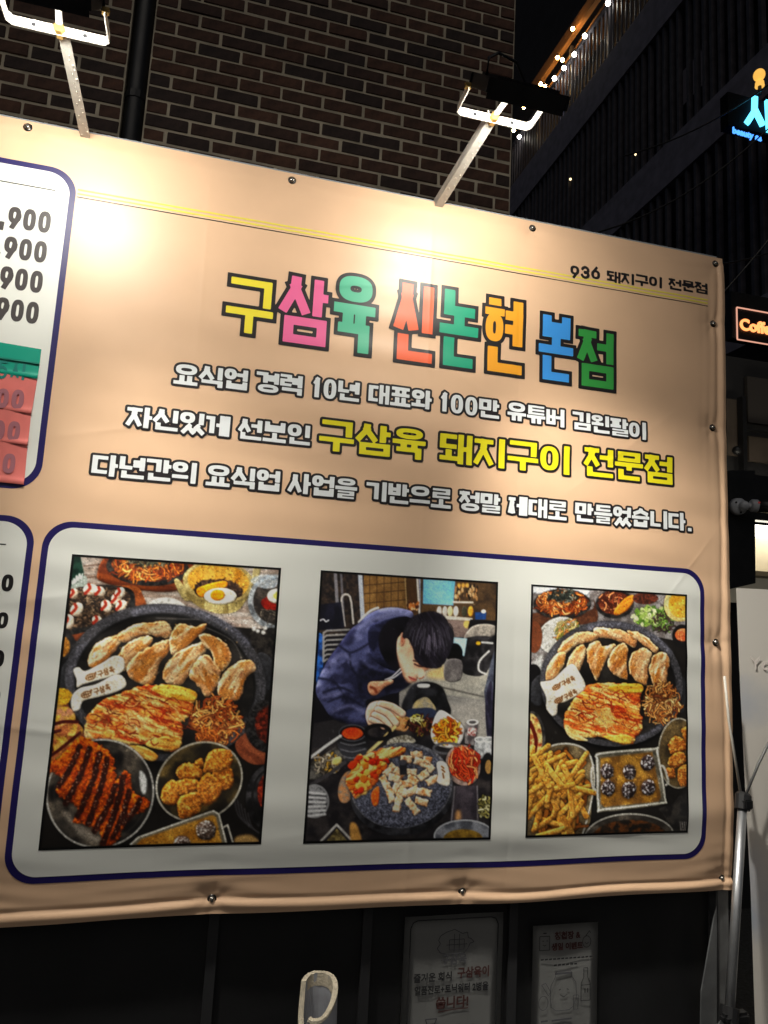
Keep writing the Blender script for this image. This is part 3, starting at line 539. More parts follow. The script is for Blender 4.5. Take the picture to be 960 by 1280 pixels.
def picture_grill_fries():
    c = Canvas([(78, 72), (755, 117), (775, 1170), (62, 1190)], bg=(34, 31, 29))
    c.poly([(60, 60), (770, 110), (760, 330), (400, 260), (70, 460)], (128, 124, 124), (96, 90, 88), sm=False, ns=24)
    c.poly([(80, 80), (330, 90), (330, 130), (80, 110)], (196, 200, 206), sm=False, soft=8)
    c.poly([(70, 240), (90, 200), (330, 190), (350, 140), (370, 230), (300, 250), (80, 260)], (92, 60, 42), (70, 44, 32), ns=16, shadow=8)
    c.ell(214, 160, 126, 66, (26, 24, 24), (60, 58, 56), ns=8, shadow=8); c.ell(212, 150, 112, 54, (150, 84, 42), (96, 50, 26), ns=10)
    c.strands(212, 155, 104, 50, 90, 40, 4, [(204, 120, 60), (170, 84, 40), (224, 176, 120), (106, 50, 26)]); c.strands(215, 125, 66, 26, 50, 20, 4, [(40, 44, 40), (70, 76, 70), (100, 104, 96)])
    c.ell(442, 160, 82, 62, (28, 26, 26), (54, 52, 50), ns=14, shadow=10); c.ell(442, 156, 70, 50, (120, 60, 36), (80, 40, 26), ns=9); c.strands(425, 150, 48, 36, 40, 40, 4, [(190, 120, 80), (140, 70, 44), (90, 44, 30)])
    c.poly([(440, 190), (480, 140), (520, 120), (522, 150), (490, 190), (450, 210)], (226, 140, 52), (206, 116, 36), ns=9, st=(-.6, 5), bev=8)
    c.ell(575, 135, 56, 26, (60, 36, 30), (110, 60, 44), ns=8)
    c.blobs(600, 216, 84, 44, 120, 12, [(150, 176, 90), (110, 146, 60), (186, 206, 130), (80, 112, 46), (206, 216, 160)], wob=4, shadow=4); c.strands(660, 240, 50, 46, 50, 30, 3, [(86, 60, 60), (110, 140, 70), (60, 50, 44)])
    c.ell(726, 160, 70, 76, (176, 150, 90), (206, 180, 120), ns=30, shadow=8); c.ell(730, 160, 54, 60, (214, 156, 66), (190, 130, 44), ns=20)
    c.ell(735, 300, 40, 50, (30, 28, 28), shadow=6); c.ell(740, 296, 32, 28, (206, 90, 50), (226, 130, 90), ns=12, bev=10)
    c.ell(206, 300, 96, 82, (120, 118, 112), (176, 174, 168), rot=-20, ns=40, shadow=10); c.ell(206, 300, 92, 78, (190, 188, 180), rot=-20, ring=3); c.ell(200, 304, 78, 64, (166, 164, 158), rot=-20, ns=20)
    c.strands(226, 270, 44, 44, 40, 50, 4, [(190, 170, 110), (206, 130, 70), (120, 130, 60), (226, 206, 160)], rot=-50)
    c.ell(95, 305, 34, 70, (100, 60, 40), shadow=6); c.poly([(80, 420), (130, 380), (130, 470), (80, 470)], (176, 176, 174), sm=False, soft=8); c.ell(92, 470, 34, 46, (24, 23, 24))
    griddle(c, 432, 510, 312, 276, 10, [(140, 470), (88, 500), (78, 560), (90, 600), (130, 600)], [(715, 470), (756, 500), (764, 570), (744, 640), (714, 600)])
    meat(c, [(196, 372), (220, 326), (280, 288), (340, 282), (376, 302), (350, 322), (280, 340), (230, 380)], -.6, .15)
    meat(c, [(356, 268), (420, 264), (490, 282), (538, 316), (530, 350), (480, 330), (420, 312), (362, 304)], .25, .15)
    meat(c, [(494, 280), (550, 284), (600, 320), (632, 360), (612, 372), (570, 344), (530, 312)], .6, .3)
    meat(c, [(144, 480), (160, 420), (200, 376), (232, 380), (222, 430), (184, 490), (152, 498)], -1.0, .3)
    meat(c, [(232, 440), (256, 380), (290, 342), (318, 350), (314, 400), (286, 456), (250, 470)], -1.0, .3)
    meat(c, [(322, 380), (340, 334), (376, 326), (392, 344), (446, 334), (436, 372), (400, 420), (370, 494), (344, 460)], -1.1, .9)
    meat(c, [(414, 420), (440, 360), (480, 330), (502, 360), (498, 430), (502, 488), (470, 484), (430, 460)], -1.0, .9)
    meat(c, [(504, 430), (520, 380), (560, 352), (604, 376), (588, 440), (584, 512), (556, 508), (520, 480)], -1.2, .45)
    meat(c, [(594, 440), (610, 390), (646, 370), (682, 400), (676, 460), (664, 520), (620, 520), (600, 480)], -1.3, .4)
    kimchi(c, [(232, 640), (260, 590), (310, 530), (360, 506), (460, 512), (550, 512), (566, 540), (556, 620), (570, 700), (540, 744), (512, 776), (440, 764), (400, 744), (300, 746), (240, 730)], .3)
    c.poly([(430, 520), (550, 510), (566, 544), (500, 552), (430, 540)], (226, 180, 70), (206, 140, 46), ns=8, st=(.1, 6), bev=7)
    c.poly([(400, 740), (512, 740), (512, 776), (440, 764)], (226, 180, 80), (206, 140, 50), ns=8, st=(.1, 6), bev=7)
    c.poly([(236, 690), (300, 740), (330, 760), (270, 756), (236, 726)], (226, 200, 146), (206, 160, 90), ns=8, st=(.5, 6))
    c.poly([(356, 640), (380, 600), (440, 640), (430, 700), (380, 690)], (222, 176, 110), (206, 140, 70), ns=7, st=(.9, 6), alpha=.8, soft=8)
    c.strands(400, 640, 140, 90, 50, 60, 2.4, [(140, 40, 20), (224, 130, 60), (176, 66, 30), (236, 190, 120)], rot=20)
    c.strands(650, 596, 70, 84, 170, 50, 4, [(190, 124, 66), (206, 150, 90), (150, 90, 44), (222, 180, 120), (110, 60, 34)])
    tag_wood(c, [(122, 510), (140, 500), (180, 490), (230, 440), (262, 424), (290, 460), (318, 520), (290, 556), (230, 590), (200, 600), (196, 640), (176, 652), (150, 620), (148, 570)], pigmark(176, 534, .9, -.5)+pigmark(186, 592, .9, -.5), 2.2)
    c.ell(84, 760, 62, 130, (40, 38, 38), (90, 86, 82), ns=30, shadow=8); c.ell(80, 760, 52, 118, (206, 170, 96), [(150, 60, 36), (226, 196, 130)], ns=20); c.line([(78, 680), (106, 760), (90, 850)], 8, (96, 26, 20))
    c.ell(726, 816, 92, 156, (56, 48, 36), (104, 88, 60), ns=50, shadow=12); c.ell(726, 816, 89, 153, (150, 146, 134), ring=3)
    for p in ([(680, 780), (710, 740), (752, 760), (758, 800), (700, 824)], [(690, 830), (740, 810), (760, 850), (720, 880), (684, 868)], [(724, 890), (766, 870), (770, 950), (736, 960)], [(664, 890), (700, 880), (716, 920), (690, 930)], [(735, 720), (765, 700), (765, 770)]):
        c.poly(p, (186, 114, 52), [(202, 138, 74), (146, 82, 34)], ns=9, wob=5, wobs=10, bev=20, bs=.65, shadow=12, grain=.45)
    c.poly([(60, 1190), (70, 940), (110, 840), (180, 786), (270, 782), (330, 820), (356, 900), (352, 1000), (310, 1180)], (84, 72, 54), (120, 106, 80), ns=40, shadow=14)
    c.line([(70, 920), (110, 836), (180, 782), (270, 778), (334, 816), (358, 900), (354, 1000), (312, 1180)], 4, (176, 174, 164))
    c.strands(200, 1000, 128, 190, 60, 110, 11, [(150, 92, 36), (120, 70, 26)], curl=.05)
    for i in range(64):
        x, y = c.rng.uniform(80, 320), c.rng.uniform(830, 1170)
        if x > 300-max(0, 900-y)*.6 and y < 900: continue
        a = c.rng.choice([c.rng.gauss(-.5, .3), c.rng.gauss(1.1, .3), c.rng.gauss(-1.2, .25)]); l = c.rng.uniform(38, 76); f = c.rng.uniform(.75, 1.1)
        c.line([(x-math.cos(a)*l, y-math.sin(a)*l), (x+math.cos(a)*l, y+math.sin(a)*l)], 12, tuple(v*f for v in (206, 150, 74)), tuple(v*f for v in (180, 116, 46)), sm=False, ns=12, bev=11, bs=.7, shadow=9, grain=.2)
    c.poly([(366, 830), (384, 812), (612, 792), (634, 806), (672, 1010), (650, 1046), (400, 1076), (374, 1060)], (120, 116, 104), (84, 80, 70), ns=30, shadow=16, bev=8)
    c.poly([(386, 838), (610, 810), (652, 1010), (640, 1030), (404, 1054), (390, 1040)], (150, 106, 40), [(176, 130, 60), (112, 80, 40)], ns=50, soft=5, sm=False)
    c.line([(372, 840), (386, 818), (612, 798), (632, 812), (668, 1010), (646, 1036), (402, 1064), (380, 1050), (372, 840)], 4, (196, 194, 182)); c.line([(356, 870), (346, 900), (352, 960), (368, 980)], 5, (170, 168, 160)); c.line([(644, 870), (664, 880), (682, 940), (672, 956)], 5, (170, 168, 160))
    for x, y, r in ((416, 896, 34), (514, 900, 34), (592, 858, 36), (420, 970, 36), (512, 978, 38), (596, 968, 36)): c.ell(x, y, r*.86, r, (70, 56, 52), [(190, 190, 196), (46, 36, 36)], ns=7, bev=26, bs=.7, shadow=14, wob=5, thr=(.4, .6))
    c.ell(520, 1190, 200, 110, (54, 50, 46), (90, 84, 76), ns=50, shadow=12); c.ell(520, 1190, 196, 106, (160, 158, 150), ring=3.5); c.ell(520, 1200, 170, 90, (40, 36, 32), (104, 66, 36), ns=20)
    c.poly([(640, 1060), (700, 1040), (770, 960), (775, 1170), (720, 1170)], (34, 32, 32), (64, 60, 56), sm=False, ns=30)
    for k in range(4): c.line([(736+k*9, 1120), (744+k*9, 1160)], 2.5, (120, 116, 112), sm=False)
    return c
# ---------------------------------------------------------------- block lettering: Hangul composed from strokes, as distance fields turned into meshes
CON = {'ㄱ': [[(0, 0), (1, 0), (1, 1)]], 'ㄴ': [[(0, 0), (0, 1), (1, 1)]], 'ㄷ': [[(1, 0), (0, 0), (0, 1), (1, 1)]], 'ㄹ': [[(0, 0), (1, 0), (1, .5), (0, .5), (0, 1), (1, 1)]],
       'ㅁ': [[(0, 0), (1, 0), (1, 1), (0, 1), (0, 0)]], 'ㅂ': [[(0, 0), (0, 1), (1, 1), (1, 0)], [(0, .48), (1, .48)]], 'ㅅ': [[(.5, 0), (.48, .3), (0, 1)], [(.5, .3), (1, 1)]],
       'ㅈ': [[(0, 0), (1, 0)], [(.52, 0), (.48, .35), (0, 1)], [(.5, .4), (1, 1)]], 'ㅊ': [[(.3, 0), (.7, 0)], [(0, .3), (1, .3)], [(.52, .3), (.45, .6), (0, 1)], [(.5, .6), (1, 1)]],
       'ㅌ': [[(1, 0), (0, 0), (0, 1), (1, 1)], [(0, .5), (1, .5)]], 'ㅍ': [[(0, 0), (1, 0)], [(.25, 0), (.25, 1)], [(.75, 0), (.75, 1)], [(0, 1), (1, 1)]],
       'ㅎ': [[(.3, 0), (.7, 0)], [(0, .28), (1, .28)], ('o', .5, .72, .42, .28)], 'ㅇ': [('o', .5, .5, .5, .5)],
       'ㅆ': [[(.25, 0), (0, 1)], [(.25, .2), (.48, 1)], [(.75, 0), (.52, 1)], [(.75, .2), (1, 1)]], 'ㄲ': [[(0, 0), (.42, 0), (.4, 1)], [(.55, 0), (1, 0), (1, 1)]]}
VH = {'ㅗ': [[(0, 1), (1, 1)], [(.5, 0), (.5, 1)]], 'ㅛ': [[(0, 1), (1, 1)], [(.3, 0), (.3, 1)], [(.7, 0), (.7, 1)]], 'ㅜ': [[(0, 0), (1, 0)], [(.5, 0), (.5, 1)]],
      'ㅠ': [[(0, 0), (1, 0)], [(.3, 0), (.3, 1)], [(.7, 0), (.7, 1)]], 'ㅡ': [[(0, .5), (1, .5)]]}
VV = {'ㅏ': [[(.15, 0), (.15, 1)], [(.15, .48), (1, .48)]], 'ㅓ': [[(1, 0), (1, 1)], [(0, .48), (1, .48)]], 'ㅣ': [[(.8, 0), (.8, 1)]], 'ㅐ': [[(0, 0), (0, 1)], [(1, 0), (1, 1)], [(0, .48), (1, .48)]],
      'ㅔ': [[(.38, 0), (.38, 1)], [(1, 0), (1, 1)], [(.0, .48), (.38, .48)]], 'ㅕ': [[(1, 0), (1, 1)], [(0, .3), (1, .3)], [(0, .68), (1, .68)]]}
VC = {'ㅘ': ('ㅗ', 'ㅏ'), 'ㅙ': ('ㅗ', 'ㅐ'), 'ㅚ': ('ㅗ', 'ㅣ'), 'ㅢ': ('ㅡ', 'ㅣ'), 'ㅝ': ('ㅜ', 'ㅓ'), 'ㅟ': ('ㅜ', 'ㅣ')}
CHO = 'ㄱㄲㄴㄷㄸㄹㅁㅂㅃㅅㅆㅇㅈㅉㅊㅋㅌㅍㅎ'; JUNG = 'ㅏㅐㅑㅒㅓㅔㅕㅖㅗㅘㅙㅚㅛㅜㅝㅞㅟㅠㅡㅢㅣ'; JONG = ' ㄱㄲㄳㄴㄵㄶㄷㄹㄺㄻㄼㄽㄾㄿㅀㅁㅂㅄㅅㅆㅇㅈㅊㅋㅌㅍㅎ'
def arc(cx, cy, rx, ry, a0, a1, n=12):
    return [(cx+rx*math.cos(rad(a0+(a1-a0)*i/n)), cy+ry*math.sin(rad(a0+(a1-a0)*i/n))) for i in range(n+1)]
LAT = {'0': [('o', .5, .5, .5, .5)], '1': [[(.3, .16), (.58, 0), (.58, 1)]], '9': [('o', .5, .34, .5, .34), arc(.5, .34, .5, .36, 0, 40, 4)+[(.42, 1)]], '6': [('o', .5, .66, .5, .34), arc(.5, .66, .5, .36, 180, 220, 4)+[(.58, 0)]],
       '3': [arc(.5, .26, .46, .26, 200, 450, 12), arc(.5, .74, .5, .26, 270, 520, 12)], '.': [[(.5, .98), (.5, 1)]], ',': [[(.5, .96), (.38, 1.18)]], 'S': [arc(.5, .26, .38, .26, -30, -240, 10)+arc(.5, .75, .4, .25, -90, 150, 10)],
       '5': [[(.85, 0), (.2, 0), (.17, .42)]+arc(.48, .67, .4, .33, 230, 510, 12)]}
def levels(st):                          # how many stroke rows and columns a letter part has
    R_, C_ = set(), set()
    for s in st:
        if s[0] == 'o': R_ |= {round(s[2]-s[4], 2), round(s[2]+s[4], 2)}; C_ |= {round(s[1]-s[3], 2), round(s[1]+s[3], 2)}; continue
        for p, q in zip(s[:-1], s[1:]):
            if abs(q[1]-p[1]) < .12*abs(q[0]-p[0]): R_.add(round(p[1], 2))
            elif abs(q[0]-p[0]) < .12*abs(q[1]-p[1]): C_.add(round(p[0], 2))
    return max(1, len(R_)), max(1, len(C_))
def place(st, b, tx, ty):
    x0, y0, x1, y1 = b; X0, Y0, X1, Y1 = x0+tx/2, y0+ty/2, x1-tx/2, y1-ty/2; out = []
    if X1 < X0: X0 = X1 = (x0+x1)/2
    if Y1 < Y0: Y0 = Y1 = (y0+y1)/2
    for s in st:
        if s[0] == 'o': out.append(('o', X0+(X1-X0)*s[1], Y0+(Y1-Y0)*s[2], (X1-X0)*s[3], (Y1-Y0)*s[4]))
        else: out.append([(X0+(X1-X0)*p[0], Y0+(Y1-Y0)*p[1]) for p in s])
    return out
def glyph(ch):                           # letter parts and their boxes in the unit cell, y downwards
    if ch in LAT: return [(LAT[ch], (.06, .0, .94, 1))]
    k = ord(ch) - 0xAC00; c, v, f = CHO[k//588], JUNG[(k % 588)//28], JONG[k % 28]; S = []
    ff = f != ' '; big = f in 'ㄹㅂㅁㅇㅆㅅ'; fz = .60 if big else .66
    if v in VV:
        le = v in 'ㅓㅕ'; cx1, vx = (.46, .52) if v == 'ㅐ' else (.37, .43) if v == 'ㅔ' else (.51, .53) if le else (.60, .66)
        S = [(CON[c], (0, .0 if ff else .07, cx1, fz-.07 if ff else .9)), (VV[v], (vx, 0, 1, fz-.04 if ff else 1))]
        if ff: S.append((CON[f], (.1, fz, 1, 1)))
    elif v in VH:
        if ff: S = [(CON[c], (.10, 0, .90, .34)), (VH[v], (0, .375, 1, .66) if v in 'ㅜㅠ' else (0, .29, 1, .585) if v in 'ㅗㅛ' else (0, .385, 1, .585)), (CON[f], (.12, .625, .88, 1))]
        else: S = [(CON[c], (.06, 0, .94, .50)), (VH[v], (0, .545, 1, 1))]
    else:
        h, w = VC[v]; vx = .58 if w == 'ㅐ' else .68
        if ff: S = [(CON[c], (0, 0, vx-.06, .34)), (VH[h], (0, .37, vx-.02, .58)), (VV[w], (vx-.02, 0, 1, .62)), (CON[f], (.12, .65, 1, 1))]
        else: S = [(CON[c], (0, .02, vx-.06, .5)), (VH[h], (0, .53, vx-.02, .9)), (VV[w], (vx-.02, 0, 1, 1))]
    return S
def glyph_sdf(X, Y, ch, x0, y0, w, h, tv0, th0, sharp):    # X right, Y down, metres
    d = np.full(X.shape, 1e3)
    for st, b in glyph(ch):
        n, m = levels(st); th = min(th0, (b[3]-b[1])*h/(n+.62*(n-1))); tv = min(tv0, (b[2]-b[0])*w/(m+.55*(m-1)))
        d = np.minimum(d, strokes_sdf(X, Y, place(st, b, tv/w, th/h), x0, y0, w, h, tv, th, sharp))
    return d
def strokes_sdf(X, Y, S, x0, y0, w, h, tv, th, sharp):
    d = np.full(X.shape, 1e3)
    for s in S:
        if s[0] == 'o':
            cx, cy, rx, ry = x0+s[1]*w, y0+s[2]*h, max(s[3]*w, 1e-4), max(s[4]*h, 1e-4)
            hx, hy = tv/2, th/2
            def se(ax, ay, p=2.5):
                A = np.abs((X-cx)/ax)+1e-6; B = np.abs((Y-cy)/ay)+1e-6; q = (A**p+B**p)**(1/p)
                return (q-1)/np.sqrt((q**(1-p)*A**(p-1)/ax)**2+(q**(1-p)*B**(p-1)/ay)**2)
            d = np.minimum(d, np.maximum(se(rx+hx, ry+hy), -se(max(rx-hx, .16*tv+.001), max(ry-hy, .16*th+.001))))
        else:
            for (ax, ay), (bx, by) in zip(s[:-1], s[1:]):
                ax, ay, bx, by = x0+ax*w, y0+ay*h, x0+bx*w, y0+by*h
                L = math.hypot(bx-ax, by-ay); 
                if L < 1e-6: L = 1e-6
                ux, uy = ((bx-ax)/L, (by-ay)/L) if L > 2e-6 else (1, 0)
                t = tv*abs(uy)+th*abs(ux) if min(abs(ux), abs(uy)) < .2 else (tv+th)/2
                mx, my = (ax+bx)/2, (ay+by)/2; U = np.abs((X-mx)*ux+(Y-my)*uy) - L/2 - (tv*abs(ux)+th*abs(uy))/2*.98; V = np.abs(-(X-mx)*uy+(Y-my)*ux) - t/2
                if sharp: dd = np.maximum(U, V)
                else: dd = np.sqrt(np.maximum(U, 0)**2+np.maximum(V, 0)**2) + np.minimum(np.maximum(U, V), 0)
                d = np.minimum(d, dd)
    return d
def polygonize(F, xs, ys):              # region F <= 0 on a grid -> (points, faces)
    nx, ny = len(xs), len(ys); ins = F <= 0; pts = []; faces = []; vid = {}; eid = {}
    def V(i, j):
        k = i*nx+j
        if k not in vid: vid[k] = len(pts); pts.append((xs[j], ys[i]))
        return vid[k]
    def E(i0, j0, i1, j1):
        k = (i0, j0, i1, j1) if (i0, j0) < (i1, j1) else (i1, j1, i0, j0)
        if k not in eid:
            a, b = F[i0, j0], F[i1, j1]; t = a/(a-b); eid[k] = len(pts); pts.append((xs[j0]+(xs[j1]-xs[j0])*t, ys[i0]+(ys[i1]-ys[i0])*t))
        return eid[k]
    cnt = ins[:-1, :-1].astype(int)+ins[1:, :-1]+ins[:-1, 1:]+ins[1:, 1:]
    for i, j in zip(*np.where(cnt > 0)):
        c = [(i, j), (i, j+1), (i+1, j+1), (i+1, j)]
        if cnt[i, j] == 4: faces.append([V(*q) for q in c]); continue
        f = []
        for a in range(4):
            p, q = c[a], c[(a+1) % 4]
            if ins[p]: f.append(V(*p))
            if ins[p] != ins[q]: f.append(E(*p, *q))
        if len(f) > 2: faces.append(f)
    return pts, faces
# ---------------------------------------------------------------- banner relief: how far the cloth stands out from its frame
BX0, BX1 = -1.55, float(bp(902, 325)[0]); BZ0, BZ1 = EYE-.394*D, EYE+.651*D
EYELETS = [bp(*p) for p in ((35, 160), (365, 226), (665, 286), (893, 330), (890, 405), (890, 535), (893, 803), (905, 1100), (580, 1115), (265, 1127))] + [np.array((-1.0, BZ1-.04)), np.array((-.5, BZ0+.05)), np.array((-1.1, BZ0+.05))]
FOLD = [float(bp(*p)[0]) for p in ((536, 400), (640, 700), (250, 400))]
CREASES = [(.9, 2.3, -.5, .0009), (1.35, 2.2, .8, .0010), (.35, 2.62, .18, .0011), (-.2, 2.1, .25, .0009), (1.5, 1.7, 1.2, .0009), (-.35, 1.25, -.12, .0013), (.55, 1.0, .10, .0012), (1.2, .98, -.14, .0012), (.05, .86, .06, .0016), (-.3, 1.62, .2, .0010)]
def relief(x, z):
    w = .010 + .0010*np.sin(z*31 + 2.2*np.sin(x*1.7+.6) + 1.1*np.sin(z*5.0+x*2.0)) * (.55+.45*np.sin(x*2.3+z*1.9+1))
    w = w + .0007*np.sin(z*57 + x*5.5 + 1.6*np.sin(x*3.1+2)) * (.5+.5*np.sin(x*3.7-z*2.6)) + .0010*np.sin(x*24 + z*9 + 2*np.sin(z*3)) * (.5+.5*np.sin(z*4.2+x))
    lo = np.exp(-((z-BZ0-.24)/.16)**2); w = w + .0011*lo*np.sin(z*48 + 1.4*np.sin(x*2.6) - x*1.3)
    lf = np.exp(-((x+.1)/.35)**2)*np.exp(-((z-1.45)/.45)**2); w = w + .0009*lf*np.sin(z*66 + x*7)
    for x0, a in ((FOLD[0], .0011), (FOLD[1], -.0009), (FOLD[2], .0009)): w = w + a*np.exp(-np.abs(x-x0-.01*np.sin(z*1.3))/.006)
    for cx, cz_, sl, a in CREASES:
        t = (z-cz_) - sl*(x-cx); w = w + a*np.exp(-(t/.010)**2)*np.exp(-((x-cx)/.22)**2)
    for ex, ez in EYELETS:
        dx, dz = x-ex, z-ez; r2 = dx*dx+dz*dz
        edge = ez < BZ0+.1 or ez > BZ1-.1
        w = w - .0085*np.exp(-r2/.0021) + .0013*np.cos(6*np.arctan2(dz, dx)+ex*9)*np.exp(-np.sqrt(r2)/.05)*sstep(.01, .035, np.sqrt(r2))
        if edge: w = w + .002*np.exp(-np.abs(dx)/.11)*np.exp(-(dz*0+np.abs(dz))/.05)*np.cos(dz*150 + np.abs(dx)*20)*sstep(.012, .03, np.sqrt(r2))
        else: w = w + .0013*np.exp(-np.abs(dz)/.13)*np.exp(-np.abs(dx)/.035)*np.cos(dx*190)*sstep(.012, .03, np.sqrt(r2))
    # hems: a rolled lower edge, a folded right edge, a tight upper edge
    cz = BZ0 + .034 + .004*np.sin(x*3.3+1) + .002*np.sin(x*11)
    w = w + .0065*np.exp(-((z-(cz-.018))/.012)**2) - .004*np.exp(-((z-cz)/.005)**2)
    w = w + .0045*np.exp(-((x-(BX1-.013))/.008)**2) - .003*np.exp(-((x-(BX1-.03+.004*np.sin(z*7)))/.006)**2)
    w = w - .019*sstep(BZ0+.26, BZ0+.03, z)
    return w*sstep(-.005, .05, BZ1-z)*.92 + .0012
def edge_warp(x, z):                    # the sagging outline of the cloth
    a = sstep(BZ0+.3, BZ0, z); b = sstep(BX1-.2, BX1, x)
    return x + b*(.002*np.sin(z*5)+.008*sstep(BZ0+.35, BZ0, z)), z + a*(.003*np.sin(x*4.1+.8)+.002*np.sin(x*9+2)-.002)
def lay(pts, faces, off, name, m, parent, smooth=True):
    P = np.array(pts, float); x, z = edge_warp(P[:, 0], P[:, 1]); y = -(relief(P[:, 0], P[:, 1]) + off)
    me = bpy.data.meshes.new(name); me.from_pydata(np.stack([x, y, z], 1).tolist(), [], faces)
    if smooth: me.polygons.foreach_set('use_smooth', [True]*len(me.polygons))
    o = link(name, me, m, parent); return o
def field_mesh(fn, x0, x1, z0, z1, step, off, name, m, parent, thr=0):
    xs = np.arange(x0, x1+step, step); zs = np.arange(z0, z1+step, step); X, Z = np.meshgrid(xs, zs)
    p, f = polygonize(fn(X, Z)-thr, xs, zs)
    return lay(p, f, off, name, m, parent) if f else None
def rrect(x0, x1, z0, z1, r):
    def fn(X, Z):
        dx = np.abs(X-(x0+x1)/2)-(x1-x0)/2+r; dz = np.abs(Z-(z0+z1)/2)-(z1-z0)/2+r
        return np.sqrt(np.maximum(dx, 0)**2+np.maximum(dz, 0)**2)+np.minimum(np.maximum(dx, dz), 0)-r
    return fn
INK = dict(rough=.42, spec=.45, bump=.05, bscale=900)
def letters_meshes(words, name, fill, line, outw, parent, tv, th, step, sharp=False, off=.0011, gap=.03, per=None):
    # words: (text, left px, right px, x of height reading, top px y, bottom px y) read off the photograph and carried to banner metres
    Fs = []
    for text, (lx, ly), (rx, ry), h in words:
        a, b = bp(lx, ly), bp(rx, ry); n = len(text); 
        wts = np.array([.42 if c in '.,' else (.66 if c in '0369' else .5 if c == '1' else 1.) for c in text]); tot = b[0]-a[0]; cw = tot/wts.sum(); x = a[0]
        for c, wt in zip(text, wts):
            zc = a[1]+(b[1]-a[1])*((x+cw*wt/2-a[0])/tot); Fs.append((c, x+cw*wt*gap, zc+h/2, cw*wt*(1-2*gap), h)); x += cw*wt
    out = []
    def build(sub, grow, o, nm, m, par):
        x0 = min(s[1] for s in sub)-outw*1.5-step*2; x1 = max(s[1]+s[3] for s in sub)+outw*1.5+step*2; z1 = max(s[2] for s in sub)+outw*1.5+step*2; z0 = min(s[2]-s[4] for s in sub)-outw*1.5-step*2 - .3*sub[0][4]*any(s[0] == ',' for s in sub)
        xs = np.arange(x0, x1+step, step); zs = np.arange(z0, z1+step, step); F = np.full((len(zs), len(xs)), 1e3)
        for c, gx, gz, gw, gh in sub:
            j0, j1 = np.searchsorted(xs, (gx-outw*2-step*2, gx+gw+outw*2+step*2)); i0, i1 = np.searchsorted(zs, (gz-gh*1.3-outw*2, gz+outw*2+step*2))
            X, Z = np.meshgrid(xs[j0:j1], zs[i0:i1]); F[i0:i1, j0:j1] = np.minimum(F[i0:i1, j0:j1], glyph_sdf(X, -Z, c, gx, -gz, gw, gh, tv*gh, th*gh, sharp))
        p, f = polygonize(F-grow, xs, zs); return lay(p, f, o, nm, m, par)
    if outw:
        base = build(Fs, outw, off, name, line, parent)
        if per:
            for s, m in zip(Fs, per): build([s], 0, off+.0004, 'letter', m, base)
        else:
            for s in Fs: build([s], 0, off+.0004, 'letter', fill, base)
    else: base = build(Fs, 0, off, name, fill, parent)
    return base
# ================================================================ THE SETTING
asph = mat('asphalt', (.05, .05, .052), .85, noise=.5, nscale=60, bump=.6, bscale=90)
bm = bmesh.new(); g = 900
vs = [bm.verts.new(p) for p in ((-g, -g, 0), (g, -g, 0), (g, g, 0), (-g, g, 0))]; bm.faces.new(vs)
tag(bm_obj('ground', bm, asph), kind='structure')
# ---- brick building behind the banner
WY = 3.14 - D; PXL, PXR, WX0, WX1, WTOP = -.533, -.437, -2.4, 1.35, 7.6
mort = mat('mortar', (.66, .57, .43), .92, noise=.35, nscale=9, bump=.8, bscale=160)
brick_ms = [mat('brick_%d' % i, c, .82, noise=.45, nscale=26, bump=.7, bscale=120) for i, c in enumerate(((.100, .046, .029), (.070, .034, .024), (.125, .056, .034), (.050, .029, .024)))]
bb = tag(empty('brick_building', (0, WY+1.5, 0)), 'dark brown brick building rising behind the banner', 'building')
bm = bmesh.new(); box(bm, ((WX0+PXL)/2, WY+1.4885, WTOP/2), (PXL-WX0, 3, WTOP)); box(bm, ((PXR+WX1)/2, WY+1.4885, WTOP/2), (WX1-PXR, 3, WTOP)); box(bm, ((PXL+PXR)/2, WY+1.62, WTOP/2), (PXR-PXL-.004, 2.9, WTOP-.02))
bm_obj('wall', bm, mort, bb)
PZ, ZL = .0685, 1.6+(4.568-1.6)*.9235; R = random.Random(3)
def brick_mesh(l, seed):
    bm = bmesh.new(); box(bm, (0, 0, 0), (l, .03, PZ-.0130), bev=.0022); me = bpy.data.meshes.new('brick'); r = random.Random(seed)
    for v in bm.verts: v.co += Vector((r.uniform(-1, 1), r.uniform(-.6, .6), r.uniform(-1, 1)))*.0016
    bmesh.ops.recalc_face_normals(bm, faces=bm.faces); bm.to_mesh(me); bm.free(); me.materials.append(brick_ms[(seed*7+seed//3) % 4]); return me
FULL = [brick_mesh(.1870, i) for i in range(8)]; HALF = [brick_mesh(.0870, i) for i in range(4)]
rest = bmesh.new(); nrow = int((WTOP-ZL)/PZ)
for row in range(-int(ZL/PZ)+1, nrow):
    z = ZL - PZ/2 + row*PZ; par = row % 2
    def run(x0, x1, dirn, half):
        x = x0
        while (x1-x)*dirn > .03:
            l = .1 if half else .2; half = False
            l = min(l, (x1-x)*dirn)
            c = (x + dirn*l/2, WY + R.uniform(-.0035, .002), z + R.uniform(-.001, .001))
            if inframe(c, 70) and z > 3.35:
                o = link('brick', R.choice(FULL) if l > .195 else (R.choice(HALF) if abs(l-.1) < .01 else brick_mesh(l-.013, row % 4)), None, bb); o.location = c; o.rotation_euler.y = R.uniform(-.004, .004); 
            else: box(rest, c, (l-.013, .03, PZ-.013))
            x += dirn*l
    run(PXR, WX1, 1, par == 1); run(PXL, WX0, -1, par == 0)
tag(bm_obj('brick_courses', rest, brick_ms[1], bb), kind='stuff')
blackmetal = mat('black_painted_metal', (.012, .012, .013), .45, noise=.4, nscale=30, rvar=.12)
